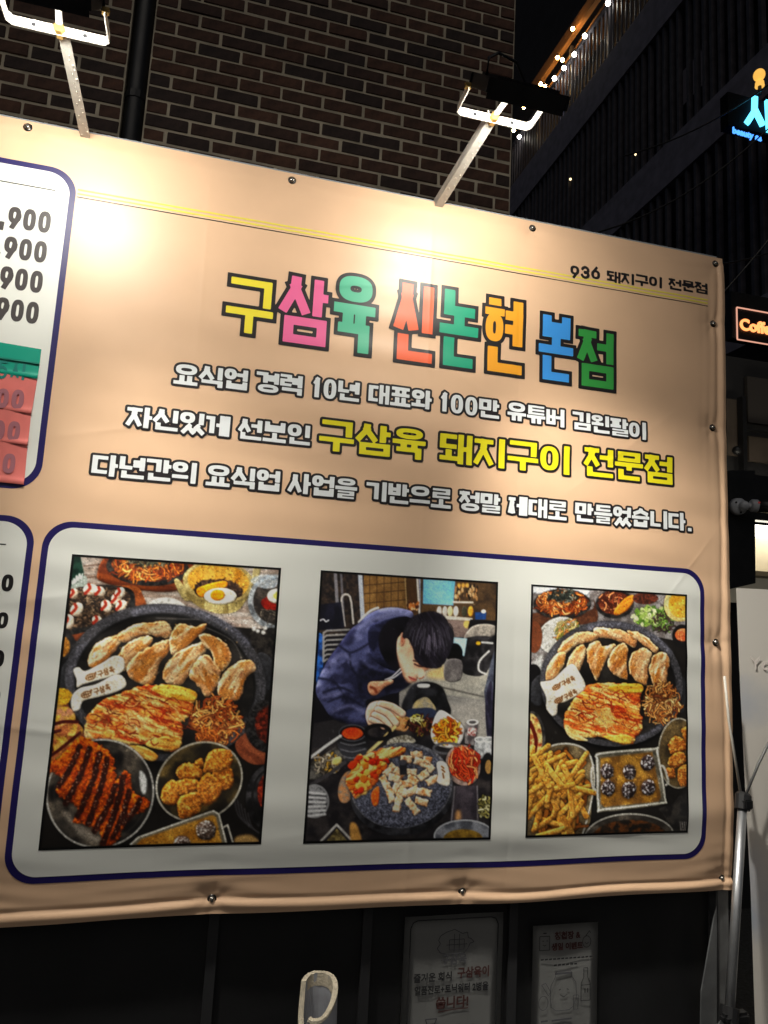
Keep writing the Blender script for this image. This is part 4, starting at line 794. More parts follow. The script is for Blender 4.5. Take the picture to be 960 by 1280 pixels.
bm = bmesh.new(); px = (PXL+PXR)/2; tube(bm, [(px, WY+.03, 0), (px, WY+.03, WTOP)], .046, 14); bm_obj('downpipe', bm, blackmetal, bb, True)
for z in (3.86, 5.1, 2.4):
    bm = bmesh.new(); tube(bm, [(px, WY+.03, z), (px, WY+.03, z+.035)], .05, 14); bm_obj('pipe_collar', bm, blackmetal, bb)
simple('coping', bb, mat('concrete', (.25, .24, .23), .9, noise=.3, nscale=12, bump=.5), ((WX0/2+WX1/2, WY+1.5, WTOP+.04), (WX1-WX0+.1, 3.2, .08)))
# ---- building across the lane: floors, louvres, railing, timber canopy
FX = 6.0
db = tag(empty('corner_building', (FX+2, 9, 0)), 'dark multi-storey building with sloping floor edges and vertical louvres across the lane', 'building')
dark = mat('dark_render', (.020, .020, .027), .85, noise=.35, nscale=4); slabm = mat('slab_concrete', (.20, .19, .25), .8, noise=.3, nscale=6, bump=.4, bscale=30)
louv = mat('louvre_metal', (.07, .066, .082), .5, noise=.4, nscale=6)
simple('wall', db, dark, ((FX+3.4, 16, 12), (5, 36, 24)))
for z0, z1 in ((10.62, 11.36), (7.96, 8.62), (5.0, 5.5)): simple('floor_slab', db, slabm, ((FX+.5, 8.6, (z0+z1)/2), (1.0, 15.2, z1-z0)))
def posts(name, y0, y1, step, z0, z1, w, m, x=FX+.06, jit=0):
    me = bpy.data.meshes.new(name); bm = bmesh.new(); box(bm, (0, 0, 0), (w*1.4, w, z1-z0)); bm.to_mesh(me); bm.free(); me.materials.append(m); y = y0
    while y < y1:
        o = link(name, me, None, db); o.location = (x, y + R.uniform(-jit, jit), (z0+z1)/2); y += step
posts('louvre', 4.4, 12.6, .17, 8.622, 10.618, .05, louv, jit=.03)
posts('railing_bar', 6.0, 12.6, .13, 11.362, 12.42, .022, louv)
posts('louvre', 4.2, 9.0, .2, 5.502, 7.958, .05, louv, jit=.04)
simple('handrail', db, louv, ((FX+.06, 8.6, 12.45), (.07, 15, .05)))
timber = mat('warm_timber', (.30, .15, .06), .6, noise=.5, nscale=8, stretch=(1, .1, 1))
bm = bmesh.new(); bar(bm, (FX+.25, 7.4, 13.30), (FX+.25, 11.6, 13.50), .10, .26); bm_obj('timber_beam', bm, timber, db)
bm = bmesh.new(); bar(bm, (FX+.55, 7.4, 13.12), (FX+.55, 11.4, 13.12), .4, .05); bm_obj('canopy_soffit', bm, timber, db)
for y in (8.2, 9.6, 11.0): simple('canopy_post', db, louv, ((FX+.3, y, 12.27), (.07, .07, 1.8)))
# dim windows behind the louvres
for i, (p0, p1, c, st) in enumerate((((812, 40), (818, 120), (.25, .38, .7), .10), ((783, 150), (795, 190), (.55, .08, .10), .045), ((690, 200), (697, 280), (.3, .36, .6), .05), ((700, 120), (703, 170), (.3, .36, .6), .04), ((850, 60), (880, 100), (.2, .18, .22), .02), ((670, 225), (680, 265), (.3, .2, .5), .02))):
    a, b = atx(*p0, FX+.85), atx(*p1, FX+.85); yy = sorted((a.y, b.y)); 
    simple('window_pane', db, mat('dim_window_%d' % i, (.02, .02, .02), .2, emit=c, estr=st), ((FX+.88, (yy[0]+yy[1])/2, (a.z+b.z)/2), (.04, max(.12, yy[1]-yy[0]), abs(a.z-b.z))))
# string lights along the railing
cold = mat('bulb_cold_light', (.9, .9, .9), .3, emit=(1, .93, .78), estr=32); warm = mat('bulb_warm_light', (.9, .7, .4), .3, emit=(1, .55, .16), estr=90)
def bulb(p, r, m, label, i):
    e = tag(empty('string_light', p), label, 'light bulb', 'string light bulbs on the balcony'); bm = bmesh.new(); bmesh.ops.create_uvsphere(bm, u_segments=10, v_segments=8, radius=r, matrix=Matrix.Translation(p)); bm_obj('bulb', bm, m, e, True)
    bm = bmesh.new(); tube(bm, [p+Vector((0, 0, r*.7)), p+Vector((0, 0, r*2.2))], r*.5, 8); bm_obj('socket', bm, blackmetal, e)
names = ['topmost', 'second from the top', 'third from the top', 'fourth from the top', 'fifth from the top', 'lowest']
for i, (x, y) in enumerate(((760, 4), (731, 45), (718, 68), (705, 85), (693, 98), (649, 171))): bulb(atx(x, y, FX-.05), .042, cold, names[i]+' of the white bulbs strung along the dark balcony railing', i)
for i, (x, y) in enumerate(((716, 36), (697, 72), (703, 75), (676, 105), (681, 108), (655, 134), (642, 163))): bulb(atx(x, y, FX+.1), .036, warm, ['first', 'second', 'third', 'fourth', 'fifth', 'sixth', 'seventh'][i]+' amber bulb from the top under the timber canopy', i)
for x, y, nm in ((795, 193, 'upper'), (713, 224, 'lower')): bulb(atx(x, y, FX+.03), .022, mat('bulb_dim', (.8, .7, .5), .3, emit=(1, .75, .4), estr=2.2), nm+' of two faint lamps seen between the louvres', 0)
# ---- projecting shop signs
def flat_text(text, a, ux, h, off, y, name, m, parent, extrude=.006):
    me = font_mesh(text, h, off, extrude, 'LEFT'); o = link(name, me, m, parent); o.location = a; o.rotation_euler = (rad(90), 0, 0); return o
NY = 3.9
def sp(px, py): return at(px, py, NY)
e = tag(empty('beauty_sign', sp(940, 150)), 'black projecting sign board with glowing cyan letters', 'sign')
neon = mat('cyan_neon', (.1, .5, .7), .3, emit=(.10, .62, 1.0), estr=2.2); neon2 = mat('blue_neon', (.05, .2, .7), .3, emit=(.07, .30, 1.0), estr=1.5)
a, b = sp(912, 112), sp(1040, 186); simple('board', e, mat('matt_black_board', (.006, .006, .007), .9, spec=.1), (((a.x+b.x)/2, NY+.09, (a.z+b.z)/2), (b.x-a.x, .12, a.z-b.z)))
def neon_strokes(name, strokes, r, m, par):
    bm = bmesh.new()
    for s in strokes:
        for p, q in zip(s[:-1], s[1:]): bar(bm, p, q, .03, r, up=(0, 1, 0)) if False else bar(bm, p, q, r, .03, up=(0, 1, 0))
    return bm_obj(name, bm, m, par)
neon_strokes('letter', [[sp(943.5, 121), sp(943, 139), sp(933.5, 154)], [sp(943.5, 137), sp(953.5, 157)]], .060, neon, e)
neon_strokes('letter', [[sp(959.5, 126), sp(961.5, 165)], [sp(961, 146), sp(970, 148)]], .060, neon, e)
o = flat_text('beauty sa', sp(916.5, 162), None, .10, .0028, NY, 'lettering', neon2, e); o.location.y = NY+.01; o.rotation_euler.y = rad(2.2)
for x in (1000,): simple('bracket', e, blackmetal, ((5.95, NY+.09, sp(940, 150).z), (.5, .05, .05)))
e = tag(empty('globe_lamp', sp(948, 97)), 'round amber lit globe lamp above the cyan sign', 'lamp')
gl = mat('amber_globe', (.7, .45, .15), .35, emit=(1, .52, .09), estr=.75, noise=.3, nscale=25)
bm = bmesh.new(); p = sp(949, 94); bmesh.ops.create_uvsphere(bm, u_segments=20, v_segments=14, radius=.062, matrix=Matrix.Translation(p) @ Matrix.Diagonal((1, 1, 1.1, 1))); bm_obj('globe', bm, gl, e, True)
bm = bmesh.new(); q = sp(949.5, 103); tube(bm, [q, q+Vector((0, 0, -.05))], [.045, .05], 14); bm_obj('lamp_base', bm, gl, e)
bm = bmesh.new(); q = sp(949.5, 106); tube(bm, [q, q+Vector((0, 0, -.12))], .02, 8); bm_obj('stem', bm, blackmetal, e)
CY = 3.7
def cp(px, py): return at(px, py, CY)
e = tag(empty('coffee_sign', cp(945, 405)), 'small black sign with a thin lit frame reading Coffee in orange light', 'sign')
red = mat('orange_led', (.5, .2, .1), .3, emit=(1, .30, .09), estr=1.6); pink = mat('pink_led', (.5, .3, .3), .3, emit=(1, .48, .33), estr=.62)
a, b = cp(915, 376), cp(1020, 438); ty = CY+.06
simple('board', e, blackmetal, (((a.x+b.x)/2, ty, (a.z+b.z)/2+.05), (b.x-a.x, .1, .50)))
x0, x1, z0, z1 = cp(921.5, 400).x, cp(1010, 400).x, cp(922, 424).z, cp(922, 384).z
bm = bmesh.new(); t = .009
for c, s in ((((x0+x1)/2, 0, z1), (x1-x0, .012, t)), (((x0+x1)/2, 0, z0), (x1-x0, .012, t)), ((x0, 0, (z0+z1)/2), (t, .012, z1-z0-t)), ((x1, 0, (z0+z1)/2), (t, .012, z1-z0-t))): box(bm, (c[0], CY+.004, c[2]), s)
bm_obj('lit_frame', bm, pink, e)
o = flat_text('Coffee', cp(925, 405.5), None, .165, .005, CY, 'lettering', red, e); o.location.y = CY+.002
simple('bracket', e, blackmetal, ((5.9, ty, a.z+.05), (.6, .05, .05)))
# ---- neighbouring shop: dim panels, black fascia post, lit cream recess
sh = tag(empty('neighbour_shop', (3.6, 1.6, 0)), 'black shop front with lit cream recess beyond the banner edge', 'shop')
def quad_box(name, p0, p1, y, th, m, par):      # photo rectangle carried to the plane y
    a, b = at(*p0, y), at(*p1, y); return simple(name, par, m, (((a.x+b.x)/2, y+th/2, (a.z+b.z)/2), (abs(b.x-a.x), th, abs(a.z-b.z))))
cream = mat('cream_panel_glow', (.5, .45, .34), .6, noise=.12, nscale=6, emit=(1, .9, .68), estr=.04); brownp = mat('brown_panel', (.10, .075, .055), .7, noise=.3, nscale=5)  # cream board has a faint glow standing in for light falling on it
quad_box('back_wall', (880, 440), (1080, 640), 1.9, .1, mat('shop_wall', (.02, .019, .02), .8), sh)
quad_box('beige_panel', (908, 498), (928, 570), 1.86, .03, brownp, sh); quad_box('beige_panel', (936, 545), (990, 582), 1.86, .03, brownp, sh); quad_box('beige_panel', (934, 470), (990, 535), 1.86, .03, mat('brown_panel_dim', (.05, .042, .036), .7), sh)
for q0, q1 in (((928, 495), (935, 600)), ((934, 536), (990, 544))): quad_box('steel_bar', q0, q1, 1.80, .05, blackmetal, sh)
bm = bmesh.new(); p = at(921, 563, 1.78); bmesh.ops.create_uvsphere(bm, u_segments=12, v_segments=8, radius=.03, matrix=Matrix.Translation(p)); bm_obj('round_valve', bm, blackmetal, sh, True)
quad_box('cream_recess', (898, 664), (1030, 760), 1.5, .05, cream, sh)
quad_box('recess_light', (896, 659.5), (1030, 664), 1.3, .2, mat('recess_light', (.9, .9, .9), .4, emit=(1, .93, .76), estr=5), sh)
quad_box('recess_shelf', (900, 716), (1030, 720), 1.35, .15, mat('shelf_brown', (.30, .24, .15), .6), sh)
quad_box('fascia', (897, 588), (1040, 659), 1.25, .06, blackmetal, sh)
a = [at(910.5, 588, 1.12), at(943.5, 588, 1.12), at(944.5, 729, 1.12), at(911.5, 736.5, 1.12)]; bm = bmesh.new(); prism(bm, a, .08); bm_obj('black_post', bm, blackmetal, sh)
quad_box('lower_wall', (880, 762), (1080, 1500), 1.7, .1, mat('shop_lower', (.012, .012, .013), .6), sh)
# security camera
p = at(929, 632, 1.05); e = tag(empty('security_camera', p), 'grey bullet security camera on a round mount beside the banner edge', 'camera')
cg = mat('camera_grey', (.50, .52, .56), .4, noise=.2, nscale=40); Yv = Vector((0, 1, 0))
bm = bmesh.new(); tube(bm, [p+Yv*.05, p+Yv*.02], [.047, .043], 22); bm_obj('mount_plate', bm, cg, e, True)
bm = bmesh.new()
for k in range(3):
    q = p+Yv*.018+Vector((math.cos(k*2.1+.5)*.034, 0, math.sin(k*2.1+.5)*.034)); tube(bm, [q+Yv*.004, q-Yv*.004], .005, 8)
bm_obj('screw', bm, blackmetal, e)
bm = bmesh.new(); bmesh.ops.create_uvsphere(bm, u_segments=16, v_segments=10, radius=.026, matrix=Matrix.Translation(p+Vector((.006, 0, 0)))); tube(bm, [p+Vector((.006, 0, 0)), p+Vector((.035, -.02, .0))], .016, 10); bm_obj('ball_joint', bm, cg, e, True)
bm = bmesh.new(); tube(bm, [p+Vector((.028, -.02, .0)), p+Vector((.036, -.022, 0)), p+Vector((.17, -.06, -.002))], [.026, .034, .034], 20); bm_obj('body', bm, cg, e, True)
bm = bmesh.new(); tube(bm, [p+Vector((.06, -.029, 0)), p+Vector((.18, -.064, -.002))], .0352, 20); bm_obj('dark_sleeve', bm, blackmetal, e, True)
bm = bmesh.new(); box(bm, p+Vector((.048, -.0605, .012)), (.014, .002, .009)); bm_obj('indicator', bm, mat('red_mark', (.5, .05, .05), .5, emit=(.8, .1, .1), estr=.08), e)
# overhead cables
for i, (a, b, sag) in enumerate((((640, 585), (1000, 250), .25), ((700, 300), (1000, 120), .3), ((840, 330), (1000, 300), .1), ((900, 560), (1000, 420), .08), ((780, 195), (1000, 75), .15))):
    p, q = at(*a, 3.4+i*.1), at(*b, 3.0+i*.15); bm = bmesh.new(); tube(bm, [p+(q-p)*t+Vector((0, 0, -sag*4*t*(1-t))) for t in np.linspace(0, 1, 14)], .008, 6)
    tag(bm_obj('overhead_cable', bm, blackmetal), ['lowest black cable', 'cable crossing the slanted lower floor slab', 'short cable above the banner corner', 'cable in front of the shop wall beside the banner', 'cable passing below the globe lamp'][i]+' strung across the dark lane', 'cable', 'overhead cables')
# glimpse of sky-lit wall at the right edge
quad = tag(empty('far_building', at(970, 300, 8)), 'pale bluish wall of a far building at the right edge', 'building'); fb = mat('far_wall', (.34, .37, .45), .8, noise=.3, nscale=2)
a, b = at(946, 230, 7.4), at(1060, 380, 7.4); simple('wall', quad, fb, (((a.x+b.x)/2, 7.6, (a.z)/2), (b.x-a.x, .3, a.z)))
simple('lit_window', quad, mat('pale_window', (.3, .34, .42), .4, emit=(.45, .55, .8), estr=.13), (((at(957, 300, 7.4).x+b.x)/2, 7.43, at(957, 320, 7.4).z), (b.x-at(947, 300, 7.4).x-.3, .03, 1.3)))
# ================================================================ FENCE, FRAME, BANNER
galv = mat('galvanised_steel', (.42, .44, .46), .42, metal=.75, noise=.3, nscale=25, rvar=.1)
fblack = mat('black_panel', (.010, .010, .011), .55, noise=.35, nscale=7, bump=.2, bscale=60)
fe = tag(empty('panel_fence', (0, .08, 0)), 'black sheet fence below and behind the hanging banner', 'fence')
xs = [-1.7, -.98, at(262, 1220, .05).x, at(456, 1220, .05).x, at(640, 1220, .05).x, at(893, 1220, .05).x]
for x0, x1 in zip(xs[:-1], xs[1:]): simple('panel', fe, fblack, (((x0+x1)/2, .075, 1.42), (x1-x0-.012, .02, 2.76)), bev=.003)
for x in xs[:-1]: simple('panel_rib', fe, mat('rib_grey', (.028, .028, .03), .45), ((x, .062, 1.42), (.028, .03, 2.76)))
bm = bmesh.new(); tube(bm, [(-1.7, .03, BZ1-.012), (BX1-.01, .03, BZ1-.012)], .017, 10); bm_obj('top_rail', bm, galv, fe, True)
simple('top_strip', fe, mat('grey_strip', (.30, .33, .36), .5, noise=.2, nscale=10), (((-1.7+BX1)/2, .022, BZ1-.001), (BX1+1.68, .022, .030)), bev=.002)
gp = mat('grey_post', (.16, .165, .17), .5, metal=.3, noise=.35, nscale=14, rvar=.1)
pa, pb = at(896, 1120, .03), at(911, 1120, .03)
simple('end_post', fe, gp, (((pa.x+pb.x)/2, .05, 1.42), (pb.x-pa.x, .04, 2.8)), bev=.003)
bm = bmesh.new(); prism(bm, [at(896, 1130, .02), at(896, 1300, .02), at(876, 1300, .02), at(877, 1240, .02)], .006); bm_obj('brace_plate', bm, gp, fe)
ban = tag(empty('vinyl_banner', ((BX0+BX1)/2, 0, BZ0)), 'large peach vinyl restaurant banner with headline, price cards and three food pictures', 'banner')
peach = mat('peach_vinyl', srgb(234, 194, 158), .40, spec=.5, bump=.06, bscale=700, noise=.05, nscale=6)
st = .0055; gx = np.arange(BX0, BX1+1e-6, (BX1-BX0)/round((BX1-BX0)/st)); gz = np.linspace(BZ0, BZ1, round((BZ1-BZ0)/st)+1); X, Z = np.meshgrid(gx, gz)
idx = np.arange(X.size).reshape(X.shape); F = np.stack([idx[:-1, :-1], idx[:-1, 1:], idx[1:, 1:], idx[1:, :-1]], -1).reshape(-1, 4)
lay(np.stack([X.ravel(), Z.ravel()], 1), F.tolist(), 0, 'cloth', peach, ban)
# folded-back rims so that the cloth has an edge
bm = bmesh.new()
def rim(pts, dx, dz):
    P = np.array(pts); x, z = edge_warp(P[:, 0], P[:, 1]); y = -relief(P[:, 0], P[:, 1]); pr = None
    for a, b, c in zip(x, y, z):
        q = [bm.verts.new((a, b+.0002, c)), bm.verts.new((a+dx*.4, b+.010, c+dz*.4)), bm.verts.new((a-dx*.3, .03, c-dz*.3))]
        if pr: [bm.faces.new((pr[i], q[i], q[i+1], pr[i+1])) for i in (0, 1)]
        pr = q
rim([(BX1, z) for z in gz], .012, 0); rim([(x, BZ0) for x in gx], 0, -.010); rim([(x, BZ1) for x in gx], 0, .006)
bm_obj('folded_hem', bm, peach, ban, True)
ink = {}
def inkm(name, rgb): return mat('ink_'+name, srgb(*rgb), **INK)
navy = inkm('navy', (34, 26, 92)); white = inkm('white', (234, 235, 228)); black = inkm('black', (34, 30, 32)); lettw = inkm('letter_white', (232, 236, 238)); lemon = inkm('lemon', (238, 226, 36))
def card(name, x0, x1, z0, z1, r, bw):
    o = field_mesh(rrect(x0, x1, z0, z1, r), x0-.02, x1+.02, z0-.02, z1+.02, .006, .0005, name, navy, ban)
    field_mesh(rrect(x0+bw, x1-bw, z0+bw, z1-bw, r-bw*.7), x0-.02, x1+.02, z0-.02, z1+.02, .006, .0010, 'card_face', white, o); return o
# photo panel
px0, px1 = (bp(56, 671)[0]+bp(4, 1080)[0])/2, (bp(876, 740)[0]+bp(882, 1050)[0])/2; pz1, pz0 = bp(360, 673)[1], bp(480, 1087.5)[1]
panel = card('photo_panel', px0, px1, pz0, pz1, .075, .0165)
# price cards (they run on past the left edge of the picture)
c1x = (bp(97.7, 233.7)[0]+bp(53.5, 581)[0])/2; card1 = card('price_card', -1.45, c1x, bp(0, 610)[1], bp(0, 199)[1], .075, .0165)
c2x = (bp(43.6, 680)[0]+bp(16, 900)[0])/2; card2 = card('price_card', -1.45, c2x, pz0, bp(0, 644)[1], .075, .0165)
def strip(pts, name, m, par, off, w):       # thin printed line through banner points
    a, b = np.array(pts[0]), np.array(pts[1]); n = max(2, int((b[0]-a[0])/.006)); P = []; Fc = []
    for i in range(n+1):
        c = a+(b-a)*i/n; P += [(c[0], c[1]-w/2), (c[0], c[1]+w/2)]
        if i: Fc.append([2*i-2, 2*i, 2*i+1, 2*i-1])
    return lay(P, Fc, off, name, m, par)
strip([(-1.3, bp(35, 235)[1]), bp(70, 241)], 'printed_rule', black, card1, .0015, .003); strip([(-1.3, bp(5, 680.5)[1]), bp(9, 681)], 'printed_rule', black, card2, .0015, .003)
# double yellow rule under the header
ra, rb = bp(103, 243), bp(882, 378.5); z = (ra[1]+rb[1])/2; za, zb = ra[1], rb[1]
for dz, w, m in ((0.0062, .0052, inkm('rule_yellow', (238, 222, 84))), (-.0062, .0052, inkm('rule_yellow', (238, 222, 84))), (-.0165, .0030, black)): strip([(c1x+.004, za+dz), (rb[0], zb+dz)], 'header_rule', m, ban, .0006, w)
# pictures
def photo(canvas, c0, c1, name, label, gain=1.22, spark=1.0):
    a, b = bp(*c0), bp(*c1); col = canvas.out(gain, spark=spark); H, W = col.shape[:2]; x = np.linspace(a[0], b[0], W); z = np.linspace(a[1], b[1], H); X, Z = np.meshgrid(x, z)
    i = np.arange(H*W).reshape(H, W); Fc = np.stack([i[:-1, :-1], i[1:, :-1], i[1:, 1:], i[:-1, 1:]], -1).reshape(-1, 4)
    o = lay(np.stack([X.ravel(), Z.ravel()], 1), Fc.tolist(), .0016, name, mat('photo_print', attr='print', **INK), panel); at_ = o.data.color_attributes.new('print', 'FLOAT_COLOR', 'POINT')
    at_.data.foreach_set('color', np.concatenate([col.reshape(-1, 3), np.ones((H*W, 1))], 1).astype(np.float32).ravel()); o['label'] = label
photo(picture_grill_platter(), (91, 693), (326, 1054), 'photograph', 'printed picture of grilled pork belly and kimchi on a round griddle with cutlet and nuggets')
photo(picture_diner(),  (400.2, 713), (611.7, 1047.5), 'photograph', 'printed picture of a person in a navy hoodie bending over a stone grill', 1.3, .12)
photo(picture_grill_fries(), (662, 730.5), (858, 1040), 'photograph', 'printed picture of a griddle platter with fries and a square tin of chocolate balls')
# headline
TI = [('구', 279, 345, 347, 423, (246, 228, 60)), ('삼', 346, 412, 345, 436, (240, 108, 160)), ('육', 413, 471, 343, 446, (84, 186, 148)), ('신', 489, 543, 353, 457, (242, 104, 62)), ('논', 545, 599, 361, 464, (30, 160, 122)), ('현', 601, 654, 372, 471, (246, 168, 44)), ('본', 669, 717, 393, 481, (66, 156, 238)), ('점', 718, 767, 412, 489, (58, 160, 72))]
W_ = []; per = []
for c, l, r, t, b, rgb in TI:
    ym = (t+b)/2; h = bp((l+r)/2, t)[1]-bp((l+r)/2, b)[1]; L = bp(l, ym); Rr = bp(r, ym)
    m = (L[1]+Rr[1])/2; W_.append((c, (l, ym), (r, ym), h-.021)); per.append(inkm('title_'+'%02x%02x%02x' % rgb, rgb))
letters_meshes(W_, 'headline', None, black, .0118, ban, .140, .128, .0026, sharp=True, per=per, gap=.05)
# three lines of copy; each word read off as (left edge, right edge, mid heights), one letter height per line
L1 = [('요식업', (217, 468.5), (310, 477), .061), ('경력', (319, 478), (378, 484), .061), ('10년', (388, 485), (449, 492), .061), ('대표와', (459, 492.5), (539, 502), .061), ('100만', (547, 503), (623, 514), .061), ('유튜버', (632, 514), (704, 525), .061), ('김왼팔이', (713, 525.5), (806, 541), .061)]
L2 = [('자신있게', (158, 521), (288, 535), .061), ('선보인', (297, 536.5), (388, 546), .061)]
L2y = [('구삼육', (397, 544), (532, 558), .096), ('돼지구이', (547, 560), (712, 577), .096), ('전문점', (727, 577), (839, 590), .096)]
L3 = [('다년간의', (115, 581), (247, 593), .061), ('요식업', (257, 594), (350, 603), .061), ('사업을', (359, 603.5), (446, 613), .061), ('기반으로', (456, 613.5), (563, 625), .061), ('정말', (572, 626), (624, 631), .061), ('제대로', (633, 631.5), (707, 640), .061), ('만들었습니다.', (716, 640), (864, 654), .061)]
for nm, ws in (('copy_line', L1), ('copy_line', L2), ('copy_line', L3)): letters_meshes(ws, nm, lettw, black, .0068, ban, .235, .17, .0022, gap=.025)
letters_meshes(L2y, 'copy_highlight', lemon, black, .0078, ban, .215, .15, .0026, gap=.03)
letters_meshes([('936', (710, 341), (749, 343.5), .044), ('돼지구이', (756, 347), (826, 355), .042), ('전문점', (833, 356.5), (882, 362.5), .042)], 'header_text', black, None, 0, ban, .24, .19, .0018, off=.0007, gap=.02)
# prices
grey = inkm('price_grey', (66, 60, 60))
for k, (r, y0, y1) in enumerate(((66, 265, 294), (61, 302, 331), (56, 339, 368.5), (51, 377.5, 407))):
    letters_meshes([('15,900', (r-112, (y0+y1)/2-14), (r, (y0+y1)/2+8-6), bp(r-10, y0+2)[1]-bp(r-10, y1)[1])], 'price', grey, None, 0, card1, .25, .22, .0025, off=.0015, gap=.03)
for k, (r, y0, y1) in enumerate(((19.5, 719, 740), (13, 766, 786), (8, 813, 834), (3, 861, 881))):
    letters_meshes([('15,900', (r-104, (y0+y1)/2-9), (r, (y0+y1)/2), bp(r-5, y0)[1]-bp(r-5, y1)[1])], 'price', inkm('price_black', (24, 22, 24)), None, 0, card2, .27, .23, .0025, off=.0015, gap=.03)
# price stickers taped over the card: green strip and three salmon strips with curled corners
def sticker(q, m, off, lift, name, label):
    q = [np.array(bp(*p)) for p in q]; n, mm = 40, 16; P = []; Fc = []; 
    for j in range(mm+1):
        for i in range(n+1):
            s, t = i/n, j/mm; P.append((q[0]*(1-s)+q[1]*s)*(1-t)+(q[3]*(1-s)+q[2]*s)*t)
    for j in range(mm):
        for i in range(n): a = j*(n+1)+i; Fc.append([a, a+n+1, a+n+2, a+1])
    o = lay(P, Fc, off, name, m, card1); o['label'] = label
    for k, v in enumerate(o.data.vertices):
        i, j = k % (n+1), k//(n+1); s, t = i/n, j/mm
        v.co.y -= lift*max(0, s-.86)/.14*(t**3) + .0012*math.sin(s*40+t*5)*t*(1-t) + .0035*math.exp(-((t-.93)/.05)**2)*(.35+.65*s*s)
    return o
teal = mat('teal_tape', srgb(0, 158, 132), .45, spec=.4); salm = mat('salmon_tape', srgb(240, 128, 120), .5, spec=.4, noise=.1, nscale=20)
sticker([(-150, 405), (53, 438.5), (48.5, 475.5), (-155, 443)], teal, .0022, .004, 'price_sticker', 'teal tape strip')
for k, (q, ln) in enumerate((([(-155, 443.6), (48, 476), (41, 519), (-162, 490)], 8), ([(-162, 488), (40.5, 517), (36.5, 558), (-168, 533)], 10), ([(-168, 531), (36, 556.5), (31.5, 607), (-174, 585)], 2))): sticker(q, salm, .0026+.0007*k, .0006*ln, 'price_sticker', ['upper', 'middle', 'lowest'][k]+' salmon tape strip')
sticker([(-150, 424), (51, 455.5), (50.6, 458), (-150, 427)], mat('teal_shadow', srgb(0, 132, 112), .5), .0031, 0, 'tape_fold_shade', 'painted shade line along a fold in the teal tape')  # shadow of the fold drawn as a thin strip of darker teal
mauve = inkm('price_mauve', (176, 112, 122))
for r, y0, y1 in ((33.5, 489, 513), (28.5, 528, 553), (22.5, 568, 593)): letters_meshes([('00', (r-38, (y0+y1)/2-2), (r, (y0+y1)/2+1), bp(r-8, y0)[1]-bp(r-8, y1)[1])], 'price', mauve, None, 0, card1, .27, .23, .0025, off=.0058, gap=.04)
letters_meshes([('5', (-4, 463), (14, 465), .05), ('시', (15, 464), (34, 467), .05)], 'price', mat('teal_ghost', srgb(12, 128, 118), .5), None, 0, card1, .14, .12, .0028, off=.0036)
# screws with washers
screwm = mat('screw_metal', (.07, .065, .06), .3, metal=.9)
for ex, ez in EYELETS:
    y = -float(relief(np.array([ex]), np.array([ez]))[0]); x, z = edge_warp(np.array([ex]), np.array([ez])); c = Vector((float(x[0]), y, float(z[0])))
    bm = bmesh.new(); tube(bm, [c+Vector((0, .002, 0)), c+Vector((0, -.002, 0)), c+Vector((0, -.004, 0))], [.0125, .0125, .0105], 18); o = bm_obj('washer', bm, screwm, ban, True)
    bm = bmesh.new(); tube(bm, [c+Vector((0, -.003, 0)), c+Vector((0, -.007, 0)), c+Vector((0, -.0095, 0))], [.0078, .0072, .004], 14); bm_obj('screw_head', bm, mat('screw_head', (.4, .38, .34), .25, metal=.9), o, True)
